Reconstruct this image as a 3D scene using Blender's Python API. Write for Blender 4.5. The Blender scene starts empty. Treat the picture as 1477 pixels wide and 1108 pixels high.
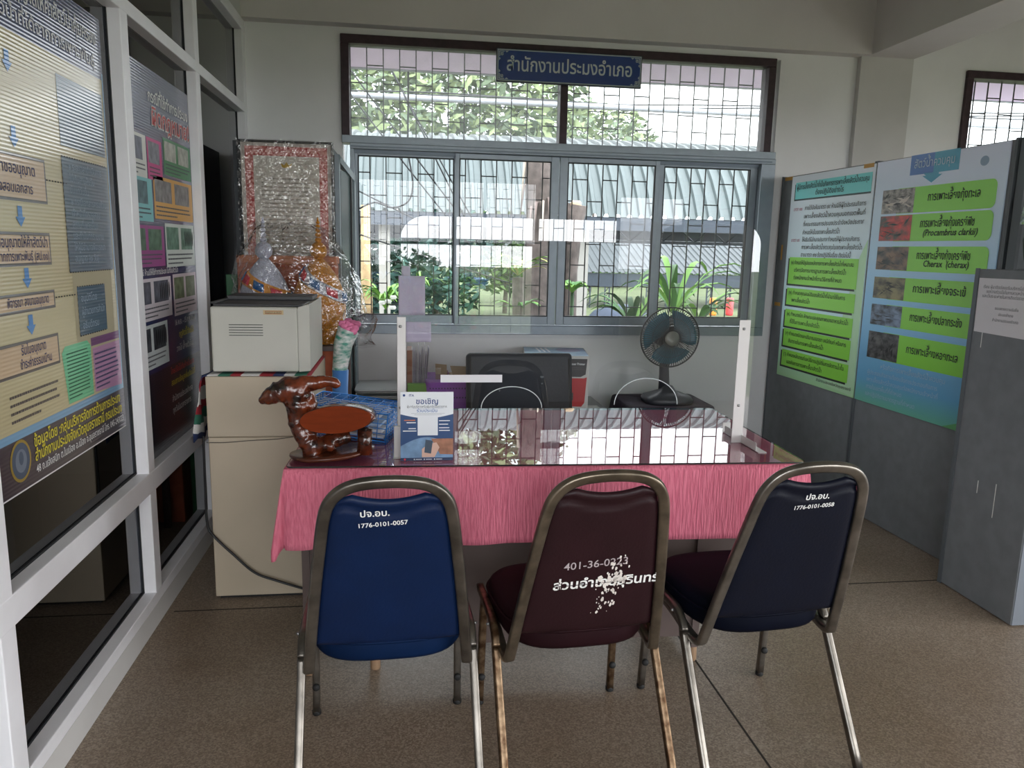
import bpy, bmesh, math, random
from mathutils import Vector, Matrix
RND = random.Random(11)
SC = bpy.context.scene
COL = SC.collection
PI = math.pi

# ------------------------------------------------------------------ camera
cam_data = bpy.data.cameras.new('camera')
cam_data.sensor_fit = 'HORIZONTAL'
cam_data.sensor_width = 36.0
cam_data.lens = 36.0 * 1106.2 / 1477.0
cam_data.clip_start = 0.05
cam_data.clip_end = 400
camera = bpy.data.objects.new('camera', cam_data)
COL.objects.link(camera)
pitch, yaw, roll = -.17448, .138845, .021512
fwd = Vector((math.sin(yaw) * math.cos(pitch), math.cos(yaw) * math.cos(pitch), math.sin(pitch)))
rgt = fwd.cross(Vector((0, 0, 1))).normalized()
upv = rgt.cross(fwd)
r2 = math.cos(roll) * rgt + math.sin(roll) * upv
u2 = -math.sin(roll) * rgt + math.cos(roll) * upv
camera.matrix_world = Matrix(((r2.x, u2.x, -fwd.x, 0), (r2.y, u2.y, -fwd.y, 0), (r2.z, u2.z, -fwd.z, 1.46), (0, 0, 0, 1)))
SC.camera = camera

# ------------------------------------------------------------------ sky, exposure
SC.view_settings.view_transform = 'Standard'
SC.view_settings.look = 'None'
SC.view_settings.gamma = 1.0
SC.view_settings.use_curve_mapping = False
SC.view_settings.exposure = 0.5
world = bpy.data.worlds.new('overcast_sky')
SC.world = world
world.use_nodes = True
wn, wl = world.node_tree.nodes, world.node_tree.links
wn.clear()
w_out = wn.new('ShaderNodeOutputWorld')
w_bg = wn.new('ShaderNodeBackground')
w_tc = wn.new('ShaderNodeTexCoord')
w_dot = wn.new('ShaderNodeVectorMath'); w_dot.operation = 'DOT_PRODUCT'
SUN_DIR = Vector((.55, -.72, .42)).normalized()     # the sun behind thin cloud, behind and right of the room
w_dot.inputs[1].default_value = SUN_DIR
w_map = wn.new('ShaderNodeMapRange'); w_map.interpolation_type = 'SMOOTHSTEP'
w_map.inputs['From Min'].default_value = -.2; w_map.inputs['From Max'].default_value = 1.0
w_map.inputs['To Min'].default_value = 3.6; w_map.inputs['To Max'].default_value = 7.5
w_noise = wn.new('ShaderNodeTexNoise'); w_noise.inputs['Scale'].default_value = 2.2; w_noise.inputs['Detail'].default_value = 5
w_ramp = wn.new('ShaderNodeValToRGB')
w_ramp.color_ramp.elements[0].position = .35; w_ramp.color_ramp.elements[0].color = (.84, .90, .97, 1)
w_ramp.color_ramp.elements[1].position = .65; w_ramp.color_ramp.elements[1].color = (1, 1, 1, 1)
wl.new(w_tc.outputs['Generated'], w_dot.inputs[0])
wl.new(w_dot.outputs['Value'], w_map.inputs['Value'])
wl.new(w_tc.outputs['Generated'], w_noise.inputs['Vector'])
wl.new(w_noise.outputs['Fac'], w_ramp.inputs['Fac'])
wl.new(w_ramp.outputs['Color'], w_bg.inputs['Color'])
wl.new(w_map.outputs['Result'], w_bg.inputs['Strength'])
wl.new(w_bg.outputs['Background'], w_out.inputs['Surface'])

def portal(name, loc, rot, sx, sy):
    l = bpy.data.lights.new(name, 'AREA'); l.shape = 'RECTANGLE'; l.size = sx; l.size_y = sy
    l.cycles.is_portal = True
    o = bpy.data.objects.new(name, l); COL.objects.link(o); o.location = loc; o.rotation_euler = rot
    return o
portal('daylight_window_portal', (1.03, 5.3, 1.8), (-PI / 2, 0, 0), 2.8, 1.9)       # shines into the room (-Y)
portal('daylight_rear_portal', (2.0, -2.1, 1.4), (PI / 2, 0, 0), 8.0, 2.8)        # shines +Y
portal('daylight_side_portal', (6.3, 1.6, 1.45), (PI / 2, 0, PI / 2), 3.2, 2.3)     # shines -X

# ------------------------------------------------------------------ helpers
def lin(c):
    c /= 255.0
    return c / 12.92 if c <= .04045 else ((c + .055) / 1.055) ** 2.4
def rgb(r, g, b): return (lin(r), lin(g), lin(b), 1.0)

def mat(name, col, rough=.5, metal=0.0, spec=.5, noise=None, bump=None, coat=0.0, emit=None, stretch=None, col2=None, trans=0.0):
    m = bpy.data.materials.new(name); m.use_nodes = True
    nt = m.node_tree; N = nt.nodes; L = nt.links
    p = N['Principled BSDF']
    c = rgb(*col)
    p.inputs['Base Color'].default_value = c
    p.inputs['Roughness'].default_value = rough
    p.inputs['Metallic'].default_value = metal
    p.inputs['Specular IOR Level'].default_value = spec
    p.inputs['Coat Weight'].default_value = coat
    p.inputs['Coat Roughness'].default_value = .08
    p.inputs['Transmission Weight'].default_value = trans
    tc = None
    def coords():
        nonlocal tc
        if tc is None:
            t = N.new('ShaderNodeTexCoord')
            if stretch:
                mp = N.new('ShaderNodeMapping'); mp.inputs['Scale'].default_value = stretch
                L.new(t.outputs['Object'], mp.inputs['Vector']); tc = mp.outputs['Vector']
            else: tc = t.outputs['Object']
        return tc
    if noise:
        sc, amt = noise
        nz = N.new('ShaderNodeTexNoise'); nz.inputs['Scale'].default_value = sc; nz.inputs['Detail'].default_value = 5
        L.new(coords(), nz.inputs['Vector'])
        rp = N.new('ShaderNodeValToRGB')
        d = rgb(*col2) if col2 else tuple(x * (1 - amt) for x in c[:3]) + (1,)
        rp.color_ramp.elements[0].position = .36; rp.color_ramp.elements[0].color = d
        rp.color_ramp.elements[1].position = .64; rp.color_ramp.elements[1].color = c
        L.new(nz.outputs['Fac'], rp.inputs['Fac']); L.new(rp.outputs['Color'], p.inputs['Base Color'])
    if bump:
        sc, st = bump
        bz = N.new('ShaderNodeTexNoise'); bz.inputs['Scale'].default_value = sc; bz.inputs['Detail'].default_value = 4
        L.new(coords(), bz.inputs['Vector'])
        bp = N.new('ShaderNodeBump'); bp.inputs['Strength'].default_value = st; bp.inputs['Distance'].default_value = .01
        L.new(bz.outputs['Fac'], bp.inputs['Height']); L.new(bp.outputs['Normal'], p.inputs['Normal'])
    return m

def glass(name, tint=(1, 1, 1), k=1.0, rough=0.0, base=0.0, bump=None, ior=1.5):
    """thin clear sheet: what is behind shows through, the surface mirrors by fresnel"""
    m = bpy.data.materials.new(name); m.use_nodes = True
    N = m.node_tree.nodes; L = m.node_tree.links; N.clear()
    o = N.new('ShaderNodeOutputMaterial'); mx = N.new('ShaderNodeMixShader')
    t = N.new('ShaderNodeBsdfTransparent'); t.inputs['Color'].default_value = (*tint, 1)
    g = N.new('ShaderNodeBsdfGlossy'); g.inputs['Roughness'].default_value = rough
    fr = N.new('ShaderNodeFresnel'); fr.inputs['IOR'].default_value = ior
    ge = N.new('ShaderNodeNewGeometry')
    mu = N.new('ShaderNodeMath'); mu.operation = 'MULTIPLY_ADD'; mu.inputs[1].default_value = k; mu.inputs[2].default_value = base
    iv = N.new('ShaderNodeMath'); iv.operation = 'SUBTRACT'; iv.inputs[0].default_value = 1.0
    m2 = N.new('ShaderNodeMath'); m2.operation = 'MULTIPLY'; m2.use_clamp = True
    L.new(fr.outputs[0], mu.inputs[0]); L.new(ge.outputs['Backfacing'], iv.inputs[1])
    L.new(mu.outputs[0], m2.inputs[0]); L.new(iv.outputs[0], m2.inputs[1])
    L.new(m2.outputs[0], mx.inputs[0]); L.new(t.outputs[0], mx.inputs[1]); L.new(g.outputs[0], mx.inputs[2])
    if bump:
        tc = N.new('ShaderNodeTexCoord'); nz = N.new('ShaderNodeTexNoise'); nz.inputs['Scale'].default_value = bump[0]
        bp = N.new('ShaderNodeBump'); bp.inputs['Strength'].default_value = bump[1]; bp.inputs['Distance'].default_value = .02
        L.new(tc.outputs['Object'], nz.inputs['Vector']); L.new(nz.outputs['Fac'], bp.inputs['Height'])
        L.new(bp.outputs['Normal'], g.inputs['Normal']); L.new(bp.outputs['Normal'], fr.inputs['Normal'])
    L.new(mx.outputs[0], o.inputs['Surface'])
    return m

ROOT = {}      # object name -> matrix of the thing it belongs to
def root_matrix(o): return ROOT.get(o.name, Matrix())

class MB:
    def __init__(s, mat=None):
        s.v = []; s.f = []; s.mi = []; s.sm = []; s.mats = []; s.cur = mat
    def _m(s, m):
        m = m or s.cur
        if m not in s.mats: s.mats.append(m)
        return s.mats.index(m)
    def add(s, vs, fs, m=None, smooth=False, M=None):
        k = len(s.v); i = s._m(m)
        for p in vs:
            p = Vector(p)
            s.v.append(M @ p if M is not None else p)
        for f in fs:
            s.f.append([a + k for a in f]); s.mi.append(i); s.sm.append(smooth)
        return s
    def box(s, x0, x1, y0, y1, z0, z1, m=None, M=None):
        vs = [(x, y, z) for z in (z0, z1) for y in (y0, y1) for x in (x0, x1)]
        fs = [(0, 2, 3, 1), (4, 5, 7, 6), (0, 1, 5, 4), (2, 6, 7, 3), (0, 4, 6, 2), (1, 3, 7, 5)]
        return s.add(vs, fs, m, False, M)
    def quad(s, a, b, c, d, m=None): return s.add([a, b, c, d], [(0, 1, 2, 3)], m)
    def prism(s, poly, h0, h1, m=None, M=None, smooth=False):
        n = len(poly)
        vs = [(x, y, h0) for x, y in poly] + [(x, y, h1) for x, y in poly]
        s.add(vs, [tuple(range(n - 1, -1, -1)), tuple(range(n, 2 * n))], m, False, M)
        return s.add(vs, [(i, (i + 1) % n, n + (i + 1) % n, n + i) for i in range(n)], m, smooth, M)
    def loft(s, rings, m=None, smooth=True, cap=True, M=None, closed=True):
        n = len(rings[0]); vs = [p for r in rings for p in r]; fs = []
        for k in range(len(rings) - 1):
            for i in range(n if closed else n - 1):
                j = (i + 1) % n
                fs.append((k * n + i, k * n + j, (k + 1) * n + j, (k + 1) * n + i))
        if cap and closed:
            fs.append(tuple(range(n - 1, -1, -1))); fs.append(tuple(range((len(rings) - 1) * n, len(rings) * n)))
        return s.add(vs, fs, m, smooth, M)
    def lathe(s, prof, n=24, m=None, M=None, smooth=True):
        rings = [[(r * math.cos(2 * PI * i / n), r * math.sin(2 * PI * i / n), z) for i in range(n)] for r, z in prof]
        return s.loft(rings, m, smooth, True, M)
    def tube(s, pts, r, n=8, m=None, closed=False, up=None, sec=None, M=None, smooth=True):
        """sweep; r number or list; sec = (a, b): section half sizes along side and up, superelliptic"""
        P = [Vector(p) for p in pts]; k = len(P)
        rr = r if isinstance(r, (list, tuple)) else [r] * k
        T = []
        for i in range(k):
            a = P[(i - 1) % k] if (closed or i > 0) else P[i]; b = P[(i + 1) % k] if (closed or i < k - 1) else P[i]
            T.append((b - a).normalized() if (b - a).length > 1e-9 else Vector((0, 0, 1)))
        ref = Vector(up) if up else (Vector((0, 0, 1)) if abs(T[0].z) < .9 else Vector((1, 0, 0)))
        rings = []; side = None
        for i in range(k):
            if up: sd = T[i].cross(ref)
            else: sd = T[i].cross(ref) if side is None else side - T[i] * side.dot(T[i])
            if sd.length < 1e-6: sd = side if side is not None else Vector((1, 0, 0))
            sd = sd.normalized(); side = sd; nn = sd.cross(T[i]).normalized()
            ring = []
            for j in range(n):
                t = 2 * PI * j / n + (PI / n if sec else 0)
                c, q = math.cos(t), math.sin(t)
                if sec:
                    e = .45
                    c = math.copysign(abs(c) ** e, c); q = math.copysign(abs(q) ** e, q)
                    ring.append(P[i] + sd * c * sec[0] * rr[i] + nn * q * sec[1] * rr[i])
                else: ring.append(P[i] + sd * c * rr[i] + nn * q * rr[i])
            rings.append(ring)
        if closed: rings.append(rings[0])
        return s.loft(rings, m, smooth, not closed, M)
    def ball(s, c, r, m=None, n=16, M=None):
        r = r if isinstance(r, (tuple, list)) else (r, r, r)
        rings = []
        for k in range(1, n // 2):
            a = PI * k / (n // 2)
            rings.append([(c[0] + r[0] * math.sin(a) * math.cos(2 * PI * i / n), c[1] + r[1] * math.sin(a) * math.sin(2 * PI * i / n), c[2] - r[2] * math.cos(a)) for i in range(n)])
        return s.loft(rings, m, True, True, M)
    def build(s, name, parent=None, local=False, bevel=0, sub=0, solid=0, seg=2):
        me = bpy.data.meshes.new(name)
        W = Matrix() if (local or parent is None) else root_matrix(parent).inverted()
        me.from_pydata([tuple(W @ p) for p in s.v], [], s.f)
        for m in s.mats: me.materials.append(m)
        me.polygons.foreach_set('material_index', s.mi)
        me.polygons.foreach_set('use_smooth', s.sm)
        me.update()
        o = bpy.data.objects.new(name, me); COL.objects.link(o)
        if parent is not None:
            o.parent = parent; ROOT[o.name] = root_matrix(parent)
        if solid:
            q = o.modifiers.new('solid', 'SOLIDIFY'); q.thickness = solid; q.offset = 0
        if bevel:
            q = o.modifiers.new('bevel', 'BEVEL'); q.width = bevel; q.segments = seg; q.limit_method = 'ANGLE'; q.angle_limit = math.radians(40)
        if sub:
            q = o.modifiers.new('sub', 'SUBSURF'); q.levels = sub; q.render_levels = sub
        return o

def thing(name, label, cat, loc=(0, 0, 0), rotz=0.0, group=None):
    o = bpy.data.objects.new(name, None); COL.objects.link(o)
    o.empty_display_size = .05
    o.location = loc; o.rotation_euler = (0, 0, rotz)
    ROOT[o.name] = Matrix.Translation(loc) @ Matrix.Rotation(rotz, 4, 'Z')
    return tag(o, label, cat, group)
def tag(o, label, cat, group=None, kind=None):
    o['label'] = label; o['category'] = cat
    if group: o['group'] = group
    if kind: o['kind'] = kind
    return o
def struct(o): o['kind'] = 'structure'; return o
def struct_root(name):
    o = bpy.data.objects.new(name, None); COL.objects.link(o); o['kind'] = 'structure'; ROOT[o.name] = Matrix(); return o
def plabel(o, label): o['label'] = label; return o

def catmull(P, k=6, closed=False):
    P = [Vector(p) for p in P]; out = []; n = len(P)
    for i in range(n if closed else n - 1):
        if closed: a, b, c, d = P[(i - 1) % n], P[i], P[(i + 1) % n], P[(i + 2) % n]
        else: a, b, c, d = P[max(i - 1, 0)], P[i], P[i + 1], P[min(i + 2, n - 1)]
        for j in range(k):
            t = j / k
            out.append(.5 * ((2 * b) + (c - a) * t + (2 * a - 5 * b + 4 * c - d) * t * t + (3 * b - a - 3 * c + d) * t ** 3))
    if not closed: out.append(P[-1])
    return out

# ---- lettering
UP_V = set('\u0e31\u0e34\u0e35\u0e36\u0e37\u0e47'); TONES = set('\u0e48\u0e49\u0e4a\u0e4b\u0e4c\u0e4d')
TXT = {}
def text_geo(s, bold=0.0, res=2):
    key = (s, bold, res)
    if key in TXT: return TXT[key]
    c = bpy.data.curves.new('lettering', 'FONT'); c.body = s; c.size = 1; c.resolution_u = res
    o = bpy.data.objects.new('lettering', c); COL.objects.link(o)
    dg = bpy.context.evaluated_depsgraph_get()
    cu = o.to_curve(dg)
    for sp in cu.splines:
        i = sp.character_index
        ch = s[i] if i < len(s) else ''
        if ch in TONES and ((i > 0 and s[i - 1] in UP_V) or (i + 1 < len(s) and s[i + 1] == '\u0e33')):
            for p in sp.bezier_points:
                for a in ('co', 'handle_left', 'handle_right'):
                    v = getattr(p, a).copy(); v.y += .14; setattr(p, a, v)
    c2 = cu.copy(); c2.offset = bold
    o2 = bpy.data.objects.new('lettering', c2); COL.objects.link(o2)
    dg = bpy.context.evaluated_depsgraph_get()
    me = bpy.data.meshes.new_from_object(o2.evaluated_get(dg))
    V = [(v.co.x, v.co.y) for v in me.vertices]; F = [tuple(p.vertices) for p in me.polygons]
    F2 = []
    for f in F:      # every face turned the same way
        a = sum(V[f[i]][0] * V[f[(i + 1) % len(f)]][1] - V[f[(i + 1) % len(f)]][0] * V[f[i]][1] for i in range(len(f)))
        F2.append(f if a >= 0 else f[::-1])
    bpy.data.objects.remove(o2); o.to_curve_clear(); bpy.data.objects.remove(o)
    bpy.data.curves.remove(c2); bpy.data.curves.remove(c); bpy.data.meshes.remove(me)
    if not V: V = [(0, 0)]
    x0 = min(v[0] for v in V); x1 = max(v[0] for v in V)
    TXT[key] = (V, F2, x0, x1)
    return TXT[key]

class Sheet:
    """a printed face: thin layers laid on a plane (origin O, u to the right, v up)"""
    def __init__(s, O, u, v, eps=.0004):
        s.O = Vector(O); s.u = Vector(u).normalized(); s.v = Vector(v).normalized(); s.n = s.u.cross(s.v).normalized(); s.e = eps; s.parts = {}
    def p(s, x, y, l): return s.O + s.u * x + s.v * y + s.n * (s.e * l)
    def mb(s, part): return s.parts.setdefault(part, MB())
    def poly(s, part, pts, m, l=1):
        s.mb(part).add([s.p(x, y, l) for x, y in pts], [tuple(range(len(pts)))], m); return s
    def rect(s, part, x, y, w, h, m, l=1): return s.poly(part, [(x, y), (x + w, y), (x + w, y + h), (x, y + h)], m, l)
    def frame(s, part, x, y, w, h, t, m, l=2):
        s.rect(part, x, y, w, t, m, l).rect(part, x, y + h - t, w, t, m, l).rect(part, x, y, t, h, m, l).rect(part, x + w - t, y, t, h, m, l); return s
    def ell(s, part, x, y, a, b, m, l=1, n=28): return s.poly(part, [(x + a * math.cos(2 * PI * i / n), y + b * math.sin(2 * PI * i / n)) for i in range(n)], m, l)
    def text(s, part, t, x, y, size, m, l=3, align='l', maxw=None, bold=0.0, res=2, slant=0.0, rot=0.0, fit=None):
        V, F, x0, x1 = text_geo(t, bold, res)
        w = (x1 - x0) * size; sx = 1.0
        if maxw and w > maxw: sx = maxw / w
        if fit: sx = fit / w
        w *= sx
        off = {'l': 0, 'c': -w / 2, 'r': -w}[align]
        cr, sr = math.cos(rot), math.sin(rot); out = []
        for a, b in V:
            px = (a - x0) * size * sx + off + b * size * slant; py = b * size
            out.append(s.p(x + px * cr - py * sr, y + px * sr + py * cr, l))
        s.mb(part).add(out, F, m); return s
    def lines(s, part, x, y, w, h, n, m, l=3, seed=0):
        """rows of unreadably fine print"""
        r = random.Random(seed)
        for i in range(n):
            yy = y + h - (i + .75) * h / n; ww = w * (1 if i < n - 1 else .6) * r.uniform(.9, 1); xx = 0
            while xx < ww:
                a = r.uniform(.02, .05) * max(w, .2)
                a = min(a, ww - xx)
                s.rect(part, x + xx, yy, a * .88, h / n * .34, m, l); xx += a
        return s
    def build(s, parent):
        return {k: mb.build(k, parent) for k, mb in s.parts.items() if mb.v}

# ------------------------------------------------------------------ materials
M_WALL = mat('white_plaster', (208, 206, 203), .75, noise=(3, .07), bump=(60, .05))
M_WALLB = mat('white_window_wall', (238, 238, 238), .7, noise=(3, .05), bump=(60, .05))  # lighter copy of the plaster, extra brightness put into its colour
M_BEAM = mat('beam_plaster', (216, 212, 210), .75, noise=(2.5, .06), bump=(50, .05))
M_CEIL = mat('ceiling_board', (190, 187, 178), .85)
M_MAROON = mat('maroon_painted_wood', (62, 42, 50), .5, noise=(25, .35))
M_ALU = mat('grey_aluminium', (150, 160, 168), .38, .35, noise=(18, .08))
M_ALU2 = mat('darker_aluminium', (112, 122, 132), .4, .35)  # same aluminium in a darker grey
M_WHITEALU = mat('white_aluminium', (240, 239, 242), .4, noise=(9, .05))
M_GASKET = mat('black_gasket', (22, 24, 28), .6)
M_BAR = mat('grille_bar_paint', (58, 56, 58), .55)
M_GLASS = glass('window_glass', (.95, .97, .97))
M_DARKGLASS = glass('smoked_glass', (.20, .22, .25), 1.3)
M_ACRYL = glass('clear_acrylic', (.97, .975, .98), 2.7, 0.0)
M_GLASSTOP = glass('desk_glass_sheet', (.93, .92, .95), 1.55, .006, .0)
M_PLASTIC = glass('crinkled_clear_plastic', (.90, .90, .90), 3.0, .10, .05, (30, 1.0))
M_WHITE = mat('white_paint', (225, 225, 222), .5)
M_PAPER = mat('white_paper', (222, 220, 224), .8)
M_LILAC = mat('lilac_paper', (186, 176, 196), .8)
M_BLACK = mat('black_plastic', (18, 18, 20), .45)
M_INK = mat('black_ink', (22, 24, 26), .6)
M_GREYINK = mat('grey_ink', (96, 98, 104), .7)
M_STEEL = mat('galvanised_steel', (150, 150, 150), .35, .8)
M_CHROME = mat('worn_chrome_tube', (138, 132, 124), .32, .9, noise=(14, .45))
M_RUST = mat('rusty_chrome_tube', (138, 116, 92), .38, .85, noise=(35, .5), col2=(78, 56, 38))
M_FOOT = mat('black_rubber', (24, 24, 24), .7)

M_DUSTY = glass('dusty_glass', (.96, .97, .97))
nt = M_DUSTY.node_tree; N = nt.nodes; L = nt.links
d_t = N.new('ShaderNodeBsdfTranslucent'); d_t.inputs['Color'].default_value = (.86, .90, .92, 1); d_m = N.new('ShaderNodeMixShader')
d_c = N.new('ShaderNodeTexCoord'); d_n = N.new('ShaderNodeTexNoise'); d_n.inputs['Scale'].default_value = 9; d_n.inputs['Detail'].default_value = 6
d_r = N.new('ShaderNodeMapRange'); d_r.inputs['To Min'].default_value = .04; d_r.inputs['To Max'].default_value = .17
L.new(d_c.outputs['Object'], d_n.inputs['Vector']); L.new(d_n.outputs['Fac'], d_r.inputs['Value']); L.new(d_r.outputs['Result'], d_m.inputs[0])
d_o = N['Material Output']; d_s = d_o.inputs['Surface'].links[0].from_socket
L.new(d_s, d_m.inputs[1]); L.new(d_t.outputs[0], d_m.inputs[2]); L.new(d_m.outputs[0], d_o.inputs['Surface'])

# terrazzo floor with dark joints
M_FLOOR = mat('terrazzo', (150, 136, 118), .38, spec=.45)
nt = M_FLOOR.node_tree; N = nt.nodes; L = nt.links; P = N['Principled BSDF']
tc = N.new('ShaderNodeTexCoord'); vo = N.new('ShaderNodeTexVoronoi'); vo.inputs['Scale'].default_value = 210
nz = N.new('ShaderNodeTexNoise'); nz.inputs['Scale'].default_value = 1.6; nz.inputs['Detail'].default_value = 6
r1 = N.new('ShaderNodeValToRGB'); e = r1.color_ramp.elements
e[0].position = 0; e[0].color = rgb(120, 106, 92); e[1].position = 1; e[1].color = rgb(166, 152, 136)
q = e.new(.5); q.color = rgb(142, 127, 112)
r2n = N.new('ShaderNodeValToRGB'); r2n.color_ramp.elements[0].position = .3; r2n.color_ramp.elements[0].color = rgb(205, 190, 170)
r2n.color_ramp.elements[1].position = .7; r2n.color_ramp.elements[1].color = (1, 1, 1, 1)
mx = N.new('ShaderNodeMix'); mx.data_type = 'RGBA'; mx.blend_type = 'MULTIPLY'; mx.inputs[0].default_value = .7
L.new(tc.outputs['Object'], vo.inputs['Vector']); L.new(tc.outputs['Object'], nz.inputs['Vector'])
sep = N.new('ShaderNodeSeparateColor'); L.new(vo.outputs['Color'], sep.inputs[0])
L.new(sep.outputs[0], r1.inputs['Fac']); L.new(nz.outputs['Fac'], r2n.inputs['Fac'])
L.new(r1.outputs['Color'], mx.inputs[6]); L.new(r2n.outputs['Color'], mx.inputs[7]); L.new(mx.outputs[2], P.inputs['Base Color'])
rr = N.new('ShaderNodeMapRange'); rr.inputs['To Min'].default_value = .28; rr.inputs['To Max'].default_value = .5
L.new(nz.outputs['Fac'], rr.inputs['Value']); L.new(rr.outputs['Result'], P.inputs['Roughness'])
M_JOINT = mat('dark_floor_joint', (46, 40, 34), .8)

# ------------------------------------------------------------------ room shell
WY = 5.06                      # inner face of the back wall
XL, XR, YB, ZC = -.955, 6.1, -1.9, 3.35
fl = MB(M_FLOOR); fl.box(XL - 3.4, XR + .2, YB - .2, WY + .16, -.12, 0); struct(fl.build('floor'))
fj = MB(M_JOINT)
for x in (1.038, 4.0): fj.box(x - .0035, x + .0035, YB, WY, 0, .0007)
fj.box(XL + .03, XR, 3.0165, 3.0235, 0, .0007)
struct(fj.build('trim_1'))
ce = MB(M_CEIL); ce.box(XL - 3.4, XR + .2, YB - .2, WY + .16, ZC, ZC + .1); struct(ce.build('ceiling'))

def wall_y(name, y0, y1, xs, zs, holes, m=M_WALL):
    """wall along X as one mesh, rectangular holes left open"""
    mb = MB(m)
    X = sorted(set(xs + tuple(h[0] for h in holes) + tuple(h[1] for h in holes)))
    Z = sorted(set(zs + tuple(h[2] for h in holes) + tuple(h[3] for h in holes)))
    def solid(i, k):
        if not (0 <= i < len(X) - 1 and 0 <= k < len(Z) - 1): return False
        cx, cz = (X[i] + X[i + 1]) / 2, (Z[k] + Z[k + 1]) / 2
        return not any(h[0] < cx < h[1] and h[2] < cz < h[3] for h in holes)
    for i in range(len(X) - 1):
        for k in range(len(Z) - 1):
            if not solid(i, k): continue
            a, b, c, d = X[i], X[i + 1], Z[k], Z[k + 1]
            mb.quad((a, y0, c), (b, y0, c), (b, y0, d), (a, y0, d)); mb.quad((b, y1, c), (a, y1, c), (a, y1, d), (b, y1, d))
            if not solid(i - 1, k): mb.quad((a, y1, c), (a, y0, c), (a, y0, d), (a, y1, d))
            if not solid(i + 1, k): mb.quad((b, y0, c), (b, y1, c), (b, y1, d), (b, y0, d))
            if not solid(i, k - 1): mb.quad((a, y1, c), (b, y1, c), (b, y0, c), (a, y0, c))
            if not solid(i, k + 1): mb.quad((a, y0, d), (b, y0, d), (b, y1, d), (a, y1, d))
    return mb
W1 = (-.39, 2.45, .90, 2.722)
W2 = (3.79, 5.75, .90, 2.722)
struct(wall_y('wall_back', WY, WY + .14, (XL - .1, XR), (0., ZC), [W1, W2], M_WALLB).build('wall_back'))
# rear wall (behind the photographer): grille window, wide unseen doorway added for light
W3 = (-2.0, 2.035, .62, 2.5)
W4 = (3.35, 5.95, 0.0, 2.3)
struct(wall_y('wall_rear', YB - .14, YB, (XL - 3.3, XR), (0., ZC), [W3, W4]).build('wall_rear'))
wr = MB(M_WALL)
def wall_x_pieces(mb, x0, x1, y0, y1, z1, hole):
    a, b, c, d = hole
    mb.box(x0, x1, y0, a, 0, z1); mb.box(x0, x1, b, y1, 0, z1); mb.box(x0, x1, a, b, 0, c) if c > 0 else None; mb.box(x0, x1, a, b, d, z1)
wall_x_pieces(wr, XR, XR + .14, YB, WY, ZC, (-.9, 2.0, .2, 2.2)); struct(wr.build('wall_right'))  # unseen side opening put in for daylight from the right

# beams and pilaster
tb = MB(M_BEAM); tb.box(XL - .02, 3.03, 4.965, WY, 2.765, ZC); struct(tb.build('trim_2'))
tb = MB(M_BEAM); tb.box(3.03, 3.365, YB, WY, 2.765, ZC); struct(tb.build('trim_3'))
tb = MB(M_BEAM); tb.box(3.365, XR, 3.60, 3.86, 2.765, ZC); struct(tb.build('trim_4'))
tb = MB(M_WALL); tb.box(2.99, 3.365, 5.015, WY, 0, 2.765); struct(tb.build('trim_5'))

# ------------------------------------------------------------------ main window
def grille(parent, xs, z0, z1, rows_a, rows_b, y, name='grille', r=.0034):
    mb = MB(M_BAR)
    for x in xs: mb.box(x - r, x + r, y - r, y + r, z0, z1)
    for i in range(len(xs) - 1):
        for z in (rows_a if i % 2 == 0 else rows_b): mb.box(xs[i], xs[i + 1], y - r, y + r, z - r, z + r)
    return mb.build(name, parent)
win = struct_root('window_1')
mb = MB(M_MAROON)
mb.box(-.393, -.343, 5.035, 5.15, 2.133, 2.672); mb.box(2.364, 2.413, 5.035, 5.15, 2.133, 2.672)
mb.box(-.393, 2.413, 5.035, 5.15, 2.672, 2.724); mb.box(.977, 1.026, 5.04, 5.15, 2.133, 2.672)
mb.build('frame', win, bevel=.004)
mb = MB(M_ALU)
mb.box(-.393, 2.45, 5.03, 5.15, 2.087, 2.133); mb.box(-.343, 2.45, 5.02, 5.15, 2.052, 2.087)
mb.box(-.343, -.318, 5.02, 5.15, .958, 2.052); mb.box(2.352, 2.45, 5.02, 5.15, .958, 2.052)
mb.box(-.343, 2.45, 5.02, 5.15, .90, .958)
mb.build('sash_track', win, bevel=.003)
mb = MB(M_ALU2)
mb.box(-.343, 2.42, 5.012, 5.03, 2.062, 2.07); mb.box(-.33, 2.40, 5.06, 5.12, 2.03, 2.056); mb.box(-.33, 2.40, 5.012, 5.022, .958, .963)
mb.build('track_lip', win)
sash_x = [(-.298, .304, -.32, .332, 5.075), (.339, .932, .311, .985, 5.045), (1.043, 1.63, .99, 1.66, 5.045), (1.70, 2.301, 1.648, 2.352, 5.075)]
for a, b, o0, o1, y in sash_x:
    mb = MB(M_ALU)
    mb.box(o0, a, y, y + .028, .963, 2.05); mb.box(b, o1, y, y + .028, .963, 2.05)
    mb.box(a, b, y, y + .028, .963, 1.02); mb.box(a, b, y, y + .028, 2.018, 2.05)
    s = mb.build('sash', win, bevel=.003)
    g = MB(M_GASKET)
    g.box(a - .001, a + .005, y - .001, y + .02, 1.02, 2.018); g.box(b - .005, b + .001, y - .001, y + .02, 1.02, 2.018)
    g.box(a, b, y - .001, y + .02, 1.019, 1.025); g.box(a, b, y - .001, y + .02, 2.013, 2.019)
    g.build('gasket', s)
    p = MB(M_GLASS); p.box(a, b, y + .012, y + .017, 1.02, 2.018); p.build('pane', s)
for a, b in ((-.343, .977), (1.026, 2.364)):
    p = MB(M_DUSTY); p.box(a, b, 5.085, 5.09, 2.133, 2.674); p.build('pane', win)
xs = [-.341 + .1015 * i for i in range(28)]
grille(win, [x for x in xs if x < 2.36], 2.12, 2.69, (2.461, 2.250), (2.567, 2.355), 5.128)
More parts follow.
